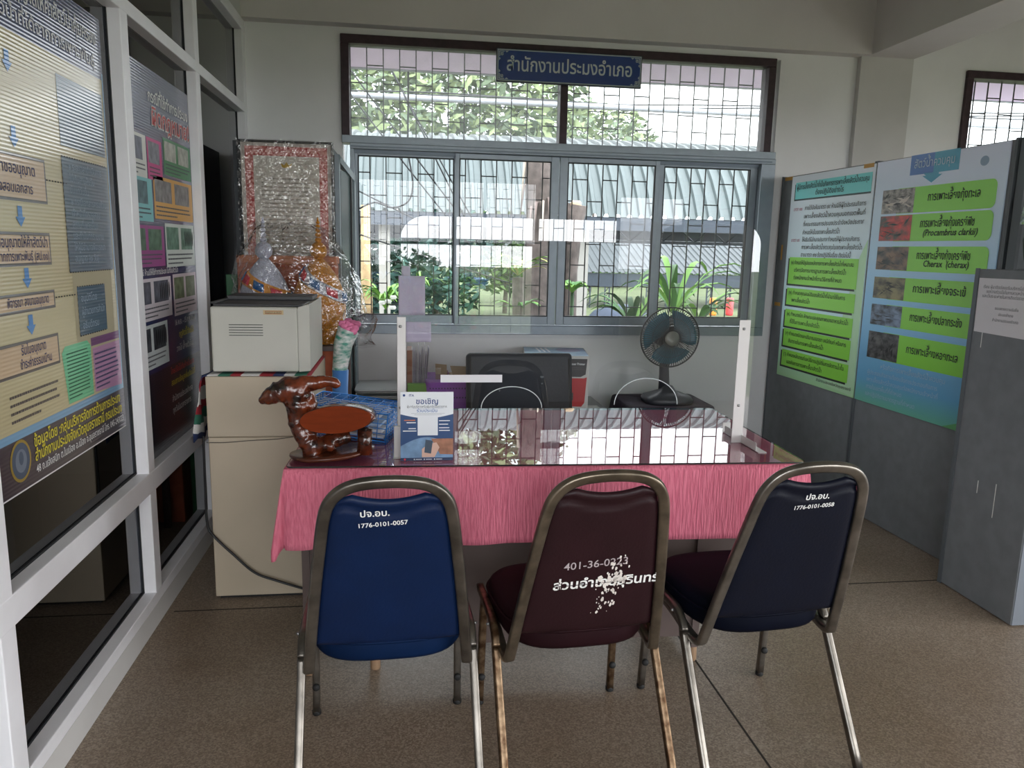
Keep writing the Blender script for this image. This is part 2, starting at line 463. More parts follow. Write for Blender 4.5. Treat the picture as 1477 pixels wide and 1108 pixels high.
xs = [-.3285 + .1015 * i for i in range(28)]
grille(win, [x for x in xs if x < 2.36], .95, 2.06, (1.921, 1.641, 1.361, 1.081), (1.781, 1.501, 1.221), 5.128)

win2 = struct_root('window_2')
mb = MB(M_MAROON)
mb.box(3.79, 3.84, 5.035, 5.15, .95, 2.672); mb.box(5.70, 5.75, 5.035, 5.15, .95, 2.672)
mb.box(3.79, 5.75, 5.035, 5.15, 2.672, 2.722); mb.box(3.79, 5.75, 5.035, 5.15, .9, .95); mb.box(3.84, 5.7, 5.04, 5.15, 2.06, 2.12)
mb.build('frame', win2, bevel=.004)
p = MB(M_GLASS); p.box(3.84, 5.70, 5.085, 5.09, .95, 2.674); p.build('pane', win2)
grille(win2, [3.92 + .1015 * i for i in range(18)], .95, 2.69, (2.461, 2.25, 1.9, 1.6, 1.3, 1.0), (2.567, 2.355, 2.0, 1.75, 1.45, 1.15), 5.128)

# rear window, seen only mirrored in the acrylic screen and desk glass
win3 = struct_root('window_3')
mb = MB(M_MAROON)
mb.box(-2.0, 2.035, YB - .1, YB, 1.485, 1.54); mb.box(-2.0, 2.035, YB - .1, YB, 2.45, 2.5); mb.box(-2.0, 2.035, YB - .1, YB, .62, .66)
for x in (-2.0, -.9, .42, 1.19, 2.0): mb.box(x, x + .04, YB - .1, YB, .62, 2.5)
mb.build('frame', win3)
mb = MB(M_MAROON); mb.box(1.21, 2.03, YB - .09, YB - .05, .64, 1.50); mb.build('panel', win3)
grille(win3, [-1.95 + .098 * i for i in range(41)], .64, 2.48, (1.66, 1.94, 2.22, 1.3, 1.0), (1.8, 2.08, 2.36, 1.15, .8), YB - .07)

# ------------------------------------------------------------------ left glass partition
part_l = struct_root('wall_left')
mb = MB(M_WHITEALU)
XG = -1.003                    # face of the glass
for y0, y1 in ((.72, .79), (1.832, 1.904), (2.923, 2.993), (3.885, 3.955), (4.975, WY)):
    mb.box(-1.045, XL, y0, y1, .085, 2.70)
mb.build('mullion', part_l, bevel=.003)
mb = MB(M_WHITEALU)
mb.box(-1.044, XL + .001, 0, WY, 2.232, 2.282); mb.box(-1.044, XL + .001, 0, WY, .522, .602)
mb.box(-1.044, XL + .001, 0, WY, .083, .128); mb.box(-1.044, XL + .001, 0, WY, 2.70, 2.765)
mb.build('rail', part_l, bevel=.003)
mb = MB(M_WALL); mb.box(-1.06, XL + .002, 0, WY, 0, .086); mb.build('kerb', part_l)
mb = MB(M_WALL); mb.box(-1.06, XL, 0, WY, 2.765, ZC); mb.box(-1.06, XL, YB, 0, 0, ZC); mb.build('upper_wall', part_l)
for z0, z1 in ((.128, .522), (.602, 2.232), (2.282, 2.70)):
    p = MB(M_DARKGLASS); p.box(-1.012, XG, 0, WY, z0, z1); p.build('pane', part_l)
    for ya, yb in ((.79, 1.832), (1.904, 2.923), (2.993, 3.885), (3.955, 4.975)):
        g = MB(M_GASKET); g.box(XG, XG + .005, ya, ya + .008, z0, z1); g.box(XG, XG + .005, yb - .008, yb, z0, z1); g.box(XG, XG + .005, ya, yb, z0, z0 + .007)
        g.build('gasket', part_l)
# dim office behind the partition
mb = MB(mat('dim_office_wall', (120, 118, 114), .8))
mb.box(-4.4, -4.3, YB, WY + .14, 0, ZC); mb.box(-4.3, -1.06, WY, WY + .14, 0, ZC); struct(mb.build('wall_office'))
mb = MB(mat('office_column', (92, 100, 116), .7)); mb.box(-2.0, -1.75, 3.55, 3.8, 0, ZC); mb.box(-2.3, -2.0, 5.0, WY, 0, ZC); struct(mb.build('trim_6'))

# ------------------------------------------------------------------ stackable chairs
def hoop_y(z): return -.156 - (z - .375) * .316
HOOP = [(.2045, .388), (.200, .43), (.190, .53), (.176, .65), (.163, .75), (.152, .825), (.139, .870), (.112, .903), (.070, .921), (0, .927)]
def hoop_w(z):
    for (x0, z0), (x1, z1) in zip(HOOP, HOOP[1:]):
        if z0 <= z <= z1: return x0 + (x1 - x0) * (z - z0) / (z1 - z0)
    return HOOP[0][0] if z < HOOP[0][1] else 0
def superell(hwf, y0, y1, n=40, e=3.4):
    out = []
    for i in range(n):
        t = 2 * PI * i / n; c, s = math.cos(t), math.sin(t)
        yy = (y0 + y1) / 2 + (y1 - y0) / 2 * math.copysign(abs(s) ** (2 / e), s)
        out.append((math.copysign(abs(c) ** (2 / e), c) * hwf(yy), yy))
    return out
def make_chair(label, loc, rotz, vinyl, lines, group, paint, legm, framem, seat_rgb, seatm=None):
    t = thing('stacking_chair', label, 'chair', loc, rotz, group)
    R0 = ROOT[t.name]
    # seat cushion
    seatm = seatm or mat('seat_vinyl', tuple(seat_rgb), .6, spec=.08, noise=(8, .18))
    hw = lambda y: .197 + .028 * min(1, max(0, (y + .18) / .32))
    o = superell(hw, -.178, .236); cx, cy = 0, .03
    rings = []
    for s, z in ((.90, .390), (.955, .392), (.985, .403), (1.0, .425), (.995, .452), (.975, .466), (.93, .476), (.80, .484), (.45, .489), (.1, .490)):
        rings.append([(x * s, cy + (y - cy) * s, z) for x, y in o])
    seat = MB(seatm).loft(rings).build('seat', t, True)
    MB(seatm).tube([(x * 1.004, cy + (y - cy) * 1.004, .447) for x, y in o], .0045, 6, closed=True).build('piping', seat, True)
    mb = MB(M_BLACK); mb.prism([(x * .88, cy + (y - cy) * .88) for x, y in o], .383, .391); mb.build('seat_board', t, True)
    # back hoop: one bent tube, turning forward under the seat
    H = [(x, hoop_y(z), z) for x, z in HOOP]
    low = [(.216, .10, .390), (.215, .0, .380), (.213, -.075, .364), (.210, -.125, .360), (.2065, -.151, .368)]
    half = low + H
    full = [(-x, y, z) for x, y, z in half] + [(x, y, z) for x, y, z in half[::-1]][1:]
    P = catmull(full, 5)
    hoop = MB(framem)
    hoop.tube(P, 1, 12, sec=(.0145, .0105))
    hoop.build('back_frame', t, True)
    # legs
    for s in (-1, 1):
        f = catmull([(s * .214, .05, .388), (s * .215, .14, .393), (s * .2165, .185, .375), (s * .218, .200, .32), (s * .222, .224, .012)], 6)
        lg = MB(legm); lg.tube(f, 1, 12, sec=(.0115, .0125)); lg = lg.build('leg', t, True)
        c = MB(M_FOOT); c.lathe([(.012, 0), (.0138, .002), (.0138, .014), (.012, .016)], 12, M=Matrix.Translation((s * .222, .224, 0))); c.build('foot_cap', lg, True)
        b = MB(M_FOOT); b.lathe([(.011, 0), (.012, .004), (.009, .011), (.002, .012)], 12, M=Matrix.Translation((s * .220, .205, .105)) @ Matrix.Rotation(PI / 2, 4, 'X')); b.build('bumper', lg, True)
        p = catmull([(s * .2265, .215, .408), (s * .2275, .10, .412), (s * .2285, -.005, .413), (s * .230, -.055, .404), (s * .2305, -.085, .375), (s * .231, -.105, .335), (s * .233, -.300, .012)], 6)
        lg = MB(legm); lg.tube(p, 1, 12, sec=(.0115, .0125)); lg = lg.build('leg', t, True)
        c = MB(M_FOOT); c.lathe([(.012, 0), (.0138, .002), (.0138, .014), (.012, .016)], 12, M=Matrix.Translation((s * .233, -.302, 0))); c.build('foot_cap', lg, True)
        sc = MB(M_STEEL); sc.ball((s * .244, -.03, .409), .006, n=8); sc.build('screw', lg, True)
        sc = MB(M_STEEL); sc.ball((s * .178, hoop_y(.70) - .004, .70), (.004, .008, .004), n=8); sc.build('screw', t, True)
    # upholstered back
    NJ, NI = 28, 44; back = []; front = []
    for i in range(NI + 1):
        tt = i / NI; rb = []; rf = []
        for j in range(NJ + 1):
            s = -1 + 2 * j / NJ
            ztop = .899 - .020 * math.cos(s * PI / 2) ** 1.2 - .016 * max(0, abs(s) - .8) / .2
            zbot = .452 - .012 * math.cos(s * PI / 2)
            z = zbot + (ztop - zbot) * tt
            w = max(.02, hoop_w(min(z, .9)) - .0125)
            ed = (1 - abs(s) ** 12) * (1 - abs(2 * tt - 1) ** 22)
            crease = .009 * math.exp(-((tt - .945 + .03 * math.cos(s * PI / 2)) / .013) ** 2)
            roll_ = .007 * math.exp(-((tt - .982) / .014) ** 2)
            y = hoop_y(z)
            rb.append((s * w, y - .010 * ed + crease - roll_ + .004, z)); rf.append((s * w, y + .006 + .034 * ed, z))
        back.append(rb); front.append(rf)
    mb = MB(vinyl); vs = [p for r in back for p in r] + [p for r in front for p in r]; fs = []; W = NJ + 1; K = (NI + 1) * W
    for i in range(NI):
        for j in range(NJ):
            a = i * W + j
            fs.append((a, a + 1, a + W + 1, a + W)); fs.append((K + a, K + a + W, K + a + W + 1, K + a + 1))
    for j in range(NJ):
        a = j; fs.append((a + 1, a, K + a, K + a + 1)); a = NI * W + j; fs.append((a, a + 1, K + a + 1, K + a))
    for i in range(NI):
        a = i * W; fs.append((a, a + W, K + a + W, K + a)); a = i * W + NJ; fs.append((a + W, a, K + a, K + a + W))
    mb.add(vs, fs, None, True); bk = mb.build('backrest', t, True)
    # writing painted on the back
    vdir = Vector((0, -.316, 1)).normalized(); z0 = .42
    O = Vector((0, hoop_y(z0) - .0068, z0))
    sh = Sheet(R0 @ O, R0.to_3x3() @ Vector((1, 0, 0)), R0.to_3x3() @ vdir, .0003)
    k = vdir.z
    for ln in lines:
        txt, x, z, size, bold, rot, m = ln
        sh.text('painted_number', txt, x, (z - z0) / k, size, m, 1, 'l', bold=bold, res=3, rot=rot)
    if paint:
        sh.poly('painted_number', [(-.112, (.594 - z0) / k + .0095), (.10, (.594 - z0) / k + .0160), (.10, (.594 - z0) / k + .0185), (-.112, (.594 - z0) / k + .0120)], vinyl, 2)
        rr = random.Random(3)
        for q in range(95):
            cz = rr.gauss(.605, .075); xx = rr.gauss(.045 - (.605 - cz) * .22, .017); a = rr.uniform(.0015, .006) * (1.6 if abs(cz - .61) < .02 else 1)
            if not .50 < cz < .71: continue
            pts = [(xx + a * rr.uniform(.4, 1) * math.cos(h), (cz - z0) / k + a * 1.8 * rr.uniform(.4, 1) * math.sin(h)) for h in [2 * PI * g / 7 for g in range(7)]]
            sh.poly('peeled_paint', pts, paint, 2)
    sh.build(bk)
    return t
M_NAVY = mat('blue_vinyl', (8, 30, 66), .5, spec=.22, noise=(8, .18), bump=(140, .06), coat=.04)
M_NAVY2 = mat('dark_navy_vinyl', (9, 14, 30), .5, spec=.22, noise=(8, .18), bump=(140, .06), coat=.04)
M_MARV = mat('dark_maroon_vinyl', (40, 17, 22), .48, spec=.25, noise=(8, .2), bump=(140, .06), coat=.05)
M_CHALK = mat('white_brush_paint', (232, 232, 228), .8)
M_SCRATCH = mat('thin_grey_marker', (176, 164, 166), .8)
CG = 'chairs in front of the desk'
make_chair('blue vinyl chrome chair numbered 0057, under the wooden bird carving end of the desk', (-.053, 2.048, 0), .037, M_NAVY,
    [('ปจ.อบ.', -.066, .836, .0255, .018, .03, M_CHALK), ('1776-0101-0057', -.070, .806, .0178, .016, .06, M_CHALK)], CG, None, M_CHROME, M_CHROME, (9, 30, 62))
make_chair('dark maroon vinyl chair with peeling paint and rusty legs, between the two blue chairs', (.469, 2.062, 0), .066, M_MARV,
    [('401-36-0223', -.090, .655, .0335, .004, .06, M_SCRATCH), ('ส่วนอำเภอสุรินทร์', -.112, .594, .042, .022, .03, M_CHALK)], CG, mat('peeled_white_backing', (222, 214, 206), .9), M_RUST,
    mat('tarnished_frame_tube', (140, 128, 112), .3, .85, noise=(20, .4)), (36, 16, 20))
make_chair('near-black navy vinyl chair numbered 0058, nearest the grey display boards', (1.025, 2.10, 0), .078, M_NAVY2,
    [('ปจ.อบ.', -.020, .832, .0255, .018, .03, M_CHALK), ('1776-0101-0058', -.045, .803, .0178, .016, .05, M_CHALK)], CG, None, M_CHROME, mat('satin_chrome_tube', (150, 144, 136), .3, .9, noise=(14, .4)), (8, 12, 26))

# ------------------------------------------------------------------ desk, cloth, glass
DA = -.028                                     # the desk stands a little askew
DO = Vector((-.383, 2.436, 0))
Md = Matrix.Translation(DO) @ Matrix.Rotation(DA, 4, 'Z')
def D(u, v, z): return Md @ Vector((u, v, z))
M_DESK = mat('brown_desk_laminate', (92, 78, 74), .5, noise=(6, .15))
M_DESKLEG = mat('tan_desk_foot', (150, 122, 96), .5)
desk = thing('desk', 'brown laminate desk under the pink tablecloth', 'desk', D(.87, .45, 0), DA)
mb = MB(M_DESK); mb.box(.012, 1.735, .012, .888, .722, .7495, M=Md); mb.build('desk_top', desk, bevel=.003)
mb = MB(M_DESK); mb.box(.035, .06, .045, .85, .06, .722, M=Md); mb.build('side_panel', desk)
mb = MB(M_DESK); mb.box(1.395, 1.42, .045, .85, .06, .722, M=Md); mb.build('side_panel', desk)
mb = MB(M_DESK); mb.box(.06, 1.70, .055, .075, .30, .722, M=Md); mb.box(.06, 1.395, .0551, .0749, .10, .30, M=Md); mb.build('front_panel', desk)
for u, v in ((.048, .07), (.048, .82), (1.408, .07), (1.408, .82), (.27, .09)):
    mb = MB(M_DESKLEG); mb.lathe([(.016, .0), (.018, .004), (.017, .06), (.02, .105)], 14, M=Md @ Matrix.Translation((u, v, 0))); mb.build('foot', desk)

M_PINK = mat('pink_crinkle_cloth', (226, 128, 148), .85, spec=.15, noise=(1.0, .14), bump=(1.0, .6), stretch=(150, 150, 12), col2=(210, 108, 130))
M_PINK2 = M_PINK
# one draped sheet: flat top, hanging front and ends, a pointed fold at the front-left corner
rr = random.Random(5)
NU, NV = 110, 60
LW, LD, HANG = 1.745, .90, .262
mb = MB(M_PINK)
us = [-.34 + (LW + .34 + .10) * i / NU for i in range(NU + 1)]; vs_ = [-.262 + (LD + .262 + .15) * j / NV for j in range(NV + 1)]
us = sorted(us + [0.0, .006, LW, LW - .006]); vs_ = sorted(vs_ + [0.0, .006, LD, LD - .006])
grid = []
for v in vs_:
    row = []
    for u in us:
        du = -u if u < 0 else (u - LW if u > LW else 0.0)
        dv = -v if v < 0 else (v - LD if v > LD else 0.0)
        su = -1 if u < 0 else 1; sv = -1 if v < 0 else 1
        x = min(max(u, 0), LW); y = min(max(v, 0), LD); z = .7515
        if du > 0 or dv > 0:
            d = math.hypot(du, dv) if (du > 0 and dv > 0) else max(du, dv)
            d = min(d, .262 if not (du > 0 and dv > 0) else .292)
            z = .7515 - max(d - .004, 0) * .99
            f = min(1, d / .26)
            if dv > 0 and du == 0:
                wob = .010 * math.sin(u * 11 + 1.3) + .006 * math.sin(u * 23) + .016 * math.exp(-((u - .02) / .09) ** 2)
                y += sv * (.006 + .012 * f + max(0, wob) * f)
            elif du > 0 and dv == 0:
                wob = .012 * math.sin(v * 17 + .5) + .008 * math.sin(v * 31)
                x += su * (.006 + (.030 if su < 0 else .015) * f + abs(wob) * f)
            else:
                a = math.atan2(du, dv)
                fold = math.sin(2 * a)
                x += su * (.006 + .032 * f * math.sin(a) + .016 * f * fold); y += sv * (.006 + .014 * f * math.cos(a) + .020 * f * fold)
                z -= .012 * f * fold
        if u < 0 and v > .60: x = -.004
        row.append(tuple(D(x, y, z)))
    grid.append(row)
W = len(us); fs = []
for j in range(len(vs_) - 1):
    for i in range(W - 1): fs.append((j * W + i, j * W + i + 1, (j + 1) * W + i + 1, (j + 1) * W + i))
mb.add([p for r in grid for p in r], fs, None, True)
cloth = mb.build('tablecloth', solid=.0012)
tag(cloth, 'pink crinkled tablecloth hanging over the front of the desk', 'tablecloth')

mb = MB(M_GLASSTOP); r_ = .02
def rrect(x0, y0, x1, y1, r, n=6):
    P = []
    for cx, cy, a0 in ((x1 - r, y0 + r, -PI / 2), (x1 - r, y1 - r, 0), (x0 + r, y1 - r, PI / 2), (x0 + r, y0 + r, PI)):
        P += [(cx + r * math.cos(a0 + PI / 2 * k / n), cy + r * math.sin(a0 + PI / 2 * k / n)) for k in range(n + 1)]
    return P
mb.prism(rrect(0, 0, LW, LD, r_), .7555, .7605, M=Md)
gt = mb.build('glass_sheet'); tag(gt, 'clear glass sheet lying over the pink cloth on the desk', 'glass top')
mb = MB(mat('dark_glass_edge', (30, 40, 38), .2))
o_ = rrect(-.0004, -.0004, LW + .0004, LD + .0004, r_)
mb.loft([[tuple(Md @ Vector((x, y, z))) for x, y in o_] for z in (.7557, .7603)], cap=False, smooth=False); mb.build('polished_edge', gt)

# ------------------------------------------------------------------ acrylic screen on two white brackets
AY = 2.655
scr = thing('acrylic_screen', 'clear acrylic counter screen on white metal brackets across the desk', 'screen', (.62, AY, .7615))
pts = []
def arc(cx, cz, r, a0, a1, n=12, rz=None):
    return [(cx + r * math.cos(a0 + (a1 - a0) * k / n), cz + (rz or r) * math.sin(a0 + (a1 - a0) * k / n)) for k in range(n + 1)]
B0, T0, A0, A1 = .772, 1.563, -.018, 1.262
pts += [(A0, B0), (.262, B0)] + arc(.371, .90, .109, PI, 0, 16, .078) + [(.48, B0)]
pts += [(.745, B0)] + arc(.866, .91, .119, PI, 0, 16, .097) + [(.985, B0)]
pts += [(A1, B0)] + arc(A1 - .075, T0 - .075, .075, 0, PI / 2, 8) + arc(A0 + .085, T0 - .075, .085, PI / 2, PI, 8, .075)
XZ = Matrix(((1, 0, 0, 0), (0, 0, -1, 0), (0, 1, 0, 0), (0, 0, 0, 1)))
mb = MB(M_ACRYL); mb.prism(pts, -AY - .0015, -AY + .0015, M=XZ); ac = mb.build('acrylic_sheet', scr)
M_EDGE = mat('frosted_acrylic_edge', (205, 212, 214), .35)
for run in (arc(.371, .90, .109, PI, 0, 24, .078), arc(.866, .91, .119, PI, 0, 24, .097)):
    mb = MB(M_EDGE); mb.tube([(x, AY, z) for x, z in run], .0017, 6); mb.build('cut_edge', ac)
M_WBR = mat('white_powder_coat', (214, 210, 208), .4)
for s, x0, x1 in ((-1, -.032, -.002), (1, 1.203, 1.246)):
    mb = MB(M_WBR)
    mb.box(x0, x1, AY - .004, AY - .0016, .7625, 1.222)
    if s > 0: mb.box(x1 - .002, x1, AY - .004, AY + .028, .7625, 1.222)
    else: mb.box(x0, x0 + .002, AY - .004, AY + .028, .7625, 1.222)
    br = mb.build('upright', scr, bevel=.001)
    mb = MB(M_WBR)
    xa, xb = (x1 - .004, x1 + .028) if s > 0 else (x0 - .012, x0 + .022)
    mb.box(xa, xb, AY - .15, AY + .17, .7612, .7638); 
    xw = xa if s > 0 else xb - .002
    mb.box(xw, xw + .0022, AY - .125, AY + .15, .7612, .792)
    mb.box(xa, xb, AY + .168, AY + .1702, .7612, .800)
    if s < 0: mb.box(x0 - .010, x0 + .018, AY - .13, AY - .105, .7612, .865)
    mb.build('foot', scr, bevel=.0008)
    for z in (.905, 1.19):
        mb = MB(M_STEEL); mb.ball(((x0 + x1) / 2 - .003, AY - .005, z), (.006, .0035, .006), n=10); mb.build('screw', scr)
# paper taped to the screen
def curled(name, x0, x1, z0, z1, y, m, amp=.004, n=10):
    mb = MB(m); rows = []
    for k in range(n + 1):
        z = z0 + (z1 - z0) * k / n
        rows.append([(x0 + (x1 - x0) * i / n, y - amp * (1 + math.sin(i * .8 + k * .5)) / 2 * (1 - k / n), z) for i in range(n + 1)])
    fs = []
    for k in range(n):
        for i in range(n): a = k * (n + 1) + i; fs.append((a, a + 1, a + n + 2, a + n + 1))
    mb.add([p for r in rows for p in r], fs, None, True)
    return mb.build(name, solid=.0006)
o = curled('paper_sheet', -.026, .064, 1.228, 1.362, AY + .006, M_LILAC); tag(o, 'lilac paper sheet taped on the acrylic screen above its bracket', 'paper')
o = curled('paper_sheet', -.016, .014, 1.362, 1.395, AY + .006, M_LILAC, .001, 4); tag(o, 'small lilac paper slip sticking up above the larger lilac sheet', 'paper')
o = curled('paper_sheet', -.004, .085, 1.135, 1.205, AY + .008, M_LILAC, .003); tag(o, 'wide lilac paper hanging just below the screen bracket top', 'paper')
o = MB(M_PAPER); o.box(.118, .335, AY - .0024, AY - .0018, .994, 1.021); o = o.build('tape_strip'); tag(o, 'long white tape strip stuck across the acrylic screen', 'tape')
o = MB(glass('cloudy_clear_tape', (.9, .9, .91), 2, .15, .05)); o.box(.055, .118, AY - .0024, AY - .0018, .994, 1.045); o = o.build('tape_strip'); tag(o, 'cloudy clear tape patch beside the long white strip', 'tape')

# ------------------------------------------------------------------ survey standee (its square code is left out)
sd = thing('card_standee', 'blue and white survey card standing on the desk glass', 'sign', (.067, 2.478, .761))
M_CWH = mat('card_white', (226, 228, 232), .45); M_CNAVY = mat('card_navy', (44, 74, 118), .45); M_CBLUE = mat('card_blue_ink', (34, 62, 120), .5)
mb = MB(M_CWH); mb.box(-.020, .153, 2.4795, 2.4825, .7612, .993); mb.build('card', sd)
mb = MB(M_CWH); mb.box(.03, .10, 2.4825, 2.485, .7612, .90); mb.add([(.03, 2.4825, .90), (.10, 2.4825, .90), (.10, 2.55, .762), (.03, 2.55, .762)], [(0, 1, 2, 3)]); mb.build('easel_back', sd)
s = Sheet((-.020, 2.4795, .7612), (1, 0, 0), (0, 0, 1)); w, h = .173, .2318
s.rect('artwork', 0, 0, w, h, M_CNAVY, 1)
s.poly('artwork', [(0, h), (0, .158)] + [(w * i / 16, .158 - .014 * math.sin(PI * i / 16)) for i in range(17)] + [(w, h)], M_CWH, 2)
s.poly('artwork', [(0, .010), (w, .010), (w, .05)] + [(w * (1 - i / 16), .05 + .03 * math.sin(PI * i / 16)) for i in range(17)], mat('card_pale_blue', (126, 160, 196), .5, noise=(30, .3)), 2)
s.poly('artwork', [(.10, .075), (w, .075), (w, .02), (.13, .022)], mat('card_tan', (176, 122, 96), .5, noise=(40, .35)), 3)
s.rect('artwork', 0, 0, w, .010, mat('card_dark_blue', (36, 54, 88), .5), 3)
M_SKIN = mat('printed_skin', (214, 176, 158), .6)
s.poly('artwork', [(.070, .012), (.112, .012), (.128, .045), (.118, .062), (.092, .058), (.070, .04)], M_SKIN, 4)
s.poly('artwork', [(.078, .028), (.100, .024), (.106, .068), (.082, .072)], mat('printed_phone', (70, 84, 100), .4), 5)
s.rect('artwork', .056, .086, .066, .062, M_CWH, 3)
s.text('lettering', 'ITA', .028, .217, .011, M_CBLUE, 4, bold=.02); s.ell('lettering', .012, .221, .004, .004, M_CBLUE, 4)
s.text('lettering', 'ขอเชิญ', w / 2, .192, .026, M_CBLUE, 4, 'c', bold=.012)
s.text('lettering', 'ผู้มารับบริการหรือผู้มาติดต่อราชการ', w / 2, .180, .010, M_INK, 4, 'c', .13)
s.text('lettering', 'ร่วมประเมิน', w / 2, .165, .015, mat('card_mid_blue', (56, 104, 168), .5), 4, 'c', bold=.008)
s.rect('lettering', .04, .1775, .10, .0006, M_CBLUE, 4); s.rect('lettering', .035, .160, .11, .0006, M_GREYINK, 4); s.rect('lettering', .045, .1555, .09, .0006, M_GREYINK, 4)
for k, (x, y, ww, m) in enumerate(((.012, .136, .036, 1), (.02, .128, .03, 0), (.026, .108, .024, 0), (.008, .100, .044, 0), (.126, .134, .036, 0), (.126, .122, .03, 0), (.126, .110, .034, 0), (.126, .101, .036, 0))):
    s.rect('lettering', x, y, ww, .003, M_CWH if not m else mat('card_orange', (214, 120, 70), .5), 4)
s.ell('lettering', .014, .005, .0035, .0035, mat('card_red_dot', (210, 60, 70), .5), 5)
for x in (.045, .078, .112): s.ell('lettering', x, .005, .002, .002, M_CWH, 5); s.rect('lettering', x + .005, .004, .02, .002, M_CWH, 5)
s.build(sd)

# ------------------------------------------------------------------ carved wooden bird
duck = thing('wooden_carving', 'glossy brown driftwood bird carving on an oval base at the desk corner', 'carving', (-.25, 2.53, .761))
M_ROOT = mat('lacquered_root', (112, 50, 26), .2, spec=.5, noise=(22, .8), bump=(30, .5), coat=.45, col2=(26, 16, 14))
M_SLAB = mat('lacquered_slab', (122, 48, 17), .55, spec=.06, noise=(9, .25), stretch=(1, 1, 7))
M_BASE = mat('dark_lacquered_base', (92, 46, 30), .25, spec=.5, noise=(7, .35), coat=.3)
mb = MB(M_BASE)
el = lambda a, b, z, tw=0, dx=0: [(-.246 + dx + a * math.cos(t) * (1 + .06 * math.sin(3 * t)), 2.535 + b * math.sin(t) - .02 * math.cos(t) * -1, z + .006 * math.cos(t)) for t in [2 * PI * i / 36 for i in range(36)]]
mb.loft([el(.105, .070, .768), el(.128, .092, .772), el(.137, .100, .780), el(.135, .098, .785), el(.10, .07, .786)]); mb.build('base', duck)
rr = random.Random(8)
mb = MB(M_ROOT)
def root(P, r, jit=.12, k=5):
    Q = catmull(P, k); n = len(Q); R_ = []
    for i in range(n):
        t = i / (n - 1) * (len(r) - 1); a = int(min(t, len(r) - 2)); R_.append((r[a] + (r[a + 1] - r[a]) * (t - a)) * rr.uniform(1 - jit, 1 + jit))
    mb.tube(Q, R_, 12)
Yd = 2.52
root([(-.300, Yd, .775), (-.318, Yd, .815), (-.345, Yd, .86), (-.357, Yd, .905), (-.352, Yd, .95), (-.350, Yd, .99)], [.036, .034, .030, .031, .042, .036])
root([(-.330, Yd, .985), (-.375, Yd - .005, .998), (-.410, Yd - .01, .988), (-.445, Yd - .012, .970), (-.470, Yd - .012, .958)], [.040, .040, .036, .024, .008])
root([(-.350, Yd, .985), (-.330, Yd, 1.012), (-.295, Yd, 1.016), (-.258, Yd, 1.022), (-.232, Yd, 1.016), (-.222, Yd, 1.000)], [.034, .031, .025, .019, .019, .010])
root([(-.345, Yd + .02, .975), (-.318, Yd + .02, .955), (-.305, Yd, .92)], [.026, .028, .016])
root([(-.355, Yd - .015, .965), (-.335, Yd - .02, .935), (-.330, Yd - .01, .895)], [.016, .018, .012])
root([(-.325, Yd, .800), (-.28, Yd - .01, .812), (-.235, Yd, .825), (-.185, Yd + .01, .835)], [.026, .030, .026, .020])
root([(-.310, Yd + .03, .785), (-.265, Yd + .03, .80), (-.22, Yd + .03, .85), (-.21, Yd + .03, .87)], [.024, .028, .024, .02])
root([(-.335, Yd, .855), (-.30, Yd, .870), (-.25, Yd + .02, .865)], [.02, .022, .018])
root([(-.285, Yd - .02, .80), (-.262, Yd - .03, .815), (-.240, Yd - .02, .80)], [.014, .018, .012])
body = mb.build('carved_root', duck)
q = body.modifiers.new('merge', 'REMESH'); q.mode = 'VOXEL'; q.voxel_size = .0045; q.use_smooth_shade = True
q = body.modifiers.new('soften', 'SMOOTH'); q.iterations = 4; q.factor = .5
ey = MB(M_INK); ey.ball((-.398, Yd - .036, .994), .006, n=10); ey.build('eye', body)
Ms = Matrix.Translation((-.225, 2.515, .900)) @ Matrix.Rotation(-.05, 4, 'Y') @ Matrix.Rotation(PI / 2 - .12, 4, 'X')
mb = MB(M_ROOT)
el = lambda a, b, z, dx=0, dy=0: [(dx + a * math.cos(t), dy + b * math.sin(t), z) for t in [2 * PI * i / 40 for i in range(40)]]
mb.loft([el(.112, .043, .058), el(.116, .045, .054), el(.120, .047, .0, .004), el(.116, .047, -.05, .010), el(.09, .036, -.066, .012)], M=Ms)
log_ = mb.build('log_bowl', duck)
mb = MB(M_SLAB); mb.loft([el(.1125, .0435, .0575), el(.1125, .0435, .0600)], smooth=False, M=Ms); mb.build('cut_face', log_)
mb = MB(M_ROOT); mb.tube([(-.138, 2.505, .782), (-.137, 2.505, .82), (-.135, 2.507, .868)], [.027, .024, .026], 10); mb.build('post', duck)

# ------------------------------------------------------------------ blue wire tray with papers
M_BWIRE = mat('blue_plastic_wire', (58, 132, 212), .35)
bk = thing('wire_basket', 'blue wire letter tray tipped up behind the wooden bird carving', 'tray', (-.20, 2.86, .761))
Mb = Matrix.Translation((-.205, 2.86, .7615)) @ Matrix.Rotation(-.22, 4, 'Z') @ Matrix.Rotation(.10, 4, 'Y')
bw, bd, bh = .158, .115, .122
mb = MB(M_BWIRE); r = .0016
def wire(a, b, rr=r): mb.tube([Mb @ Vector(a), Mb @ Vector(b)], rr, 5)
for i in range(10):
    x = -bw + 2 * bw * i / 9
    wire((x, -bd, .012), (x, -bd, bh)); wire((x, bd, .012), (x, bd, bh)); wire((x, -bd, bh), (x, bd, bh))
for k in range(7):
    z = .012 + (bh - .012) * k / 6
    wire((-bw, -bd, z), (bw, -bd, z)); wire((-bw, bd, z), (bw, bd, z)); wire((-bw, -bd, z), (-bw, bd, z)); wire((bw, -bd, z), (bw, bd, z))
for k in range(9):
    y = -bd + 2 * bd * k / 8
    wire((-bw, y, bh), (bw, y, bh)); wire((-bw, y, .012), (-bw, y, bh)); wire((bw, y, .012), (bw, y, bh))
mb.build('wire_mesh', bk)
mb = MB(M_BWIRE)
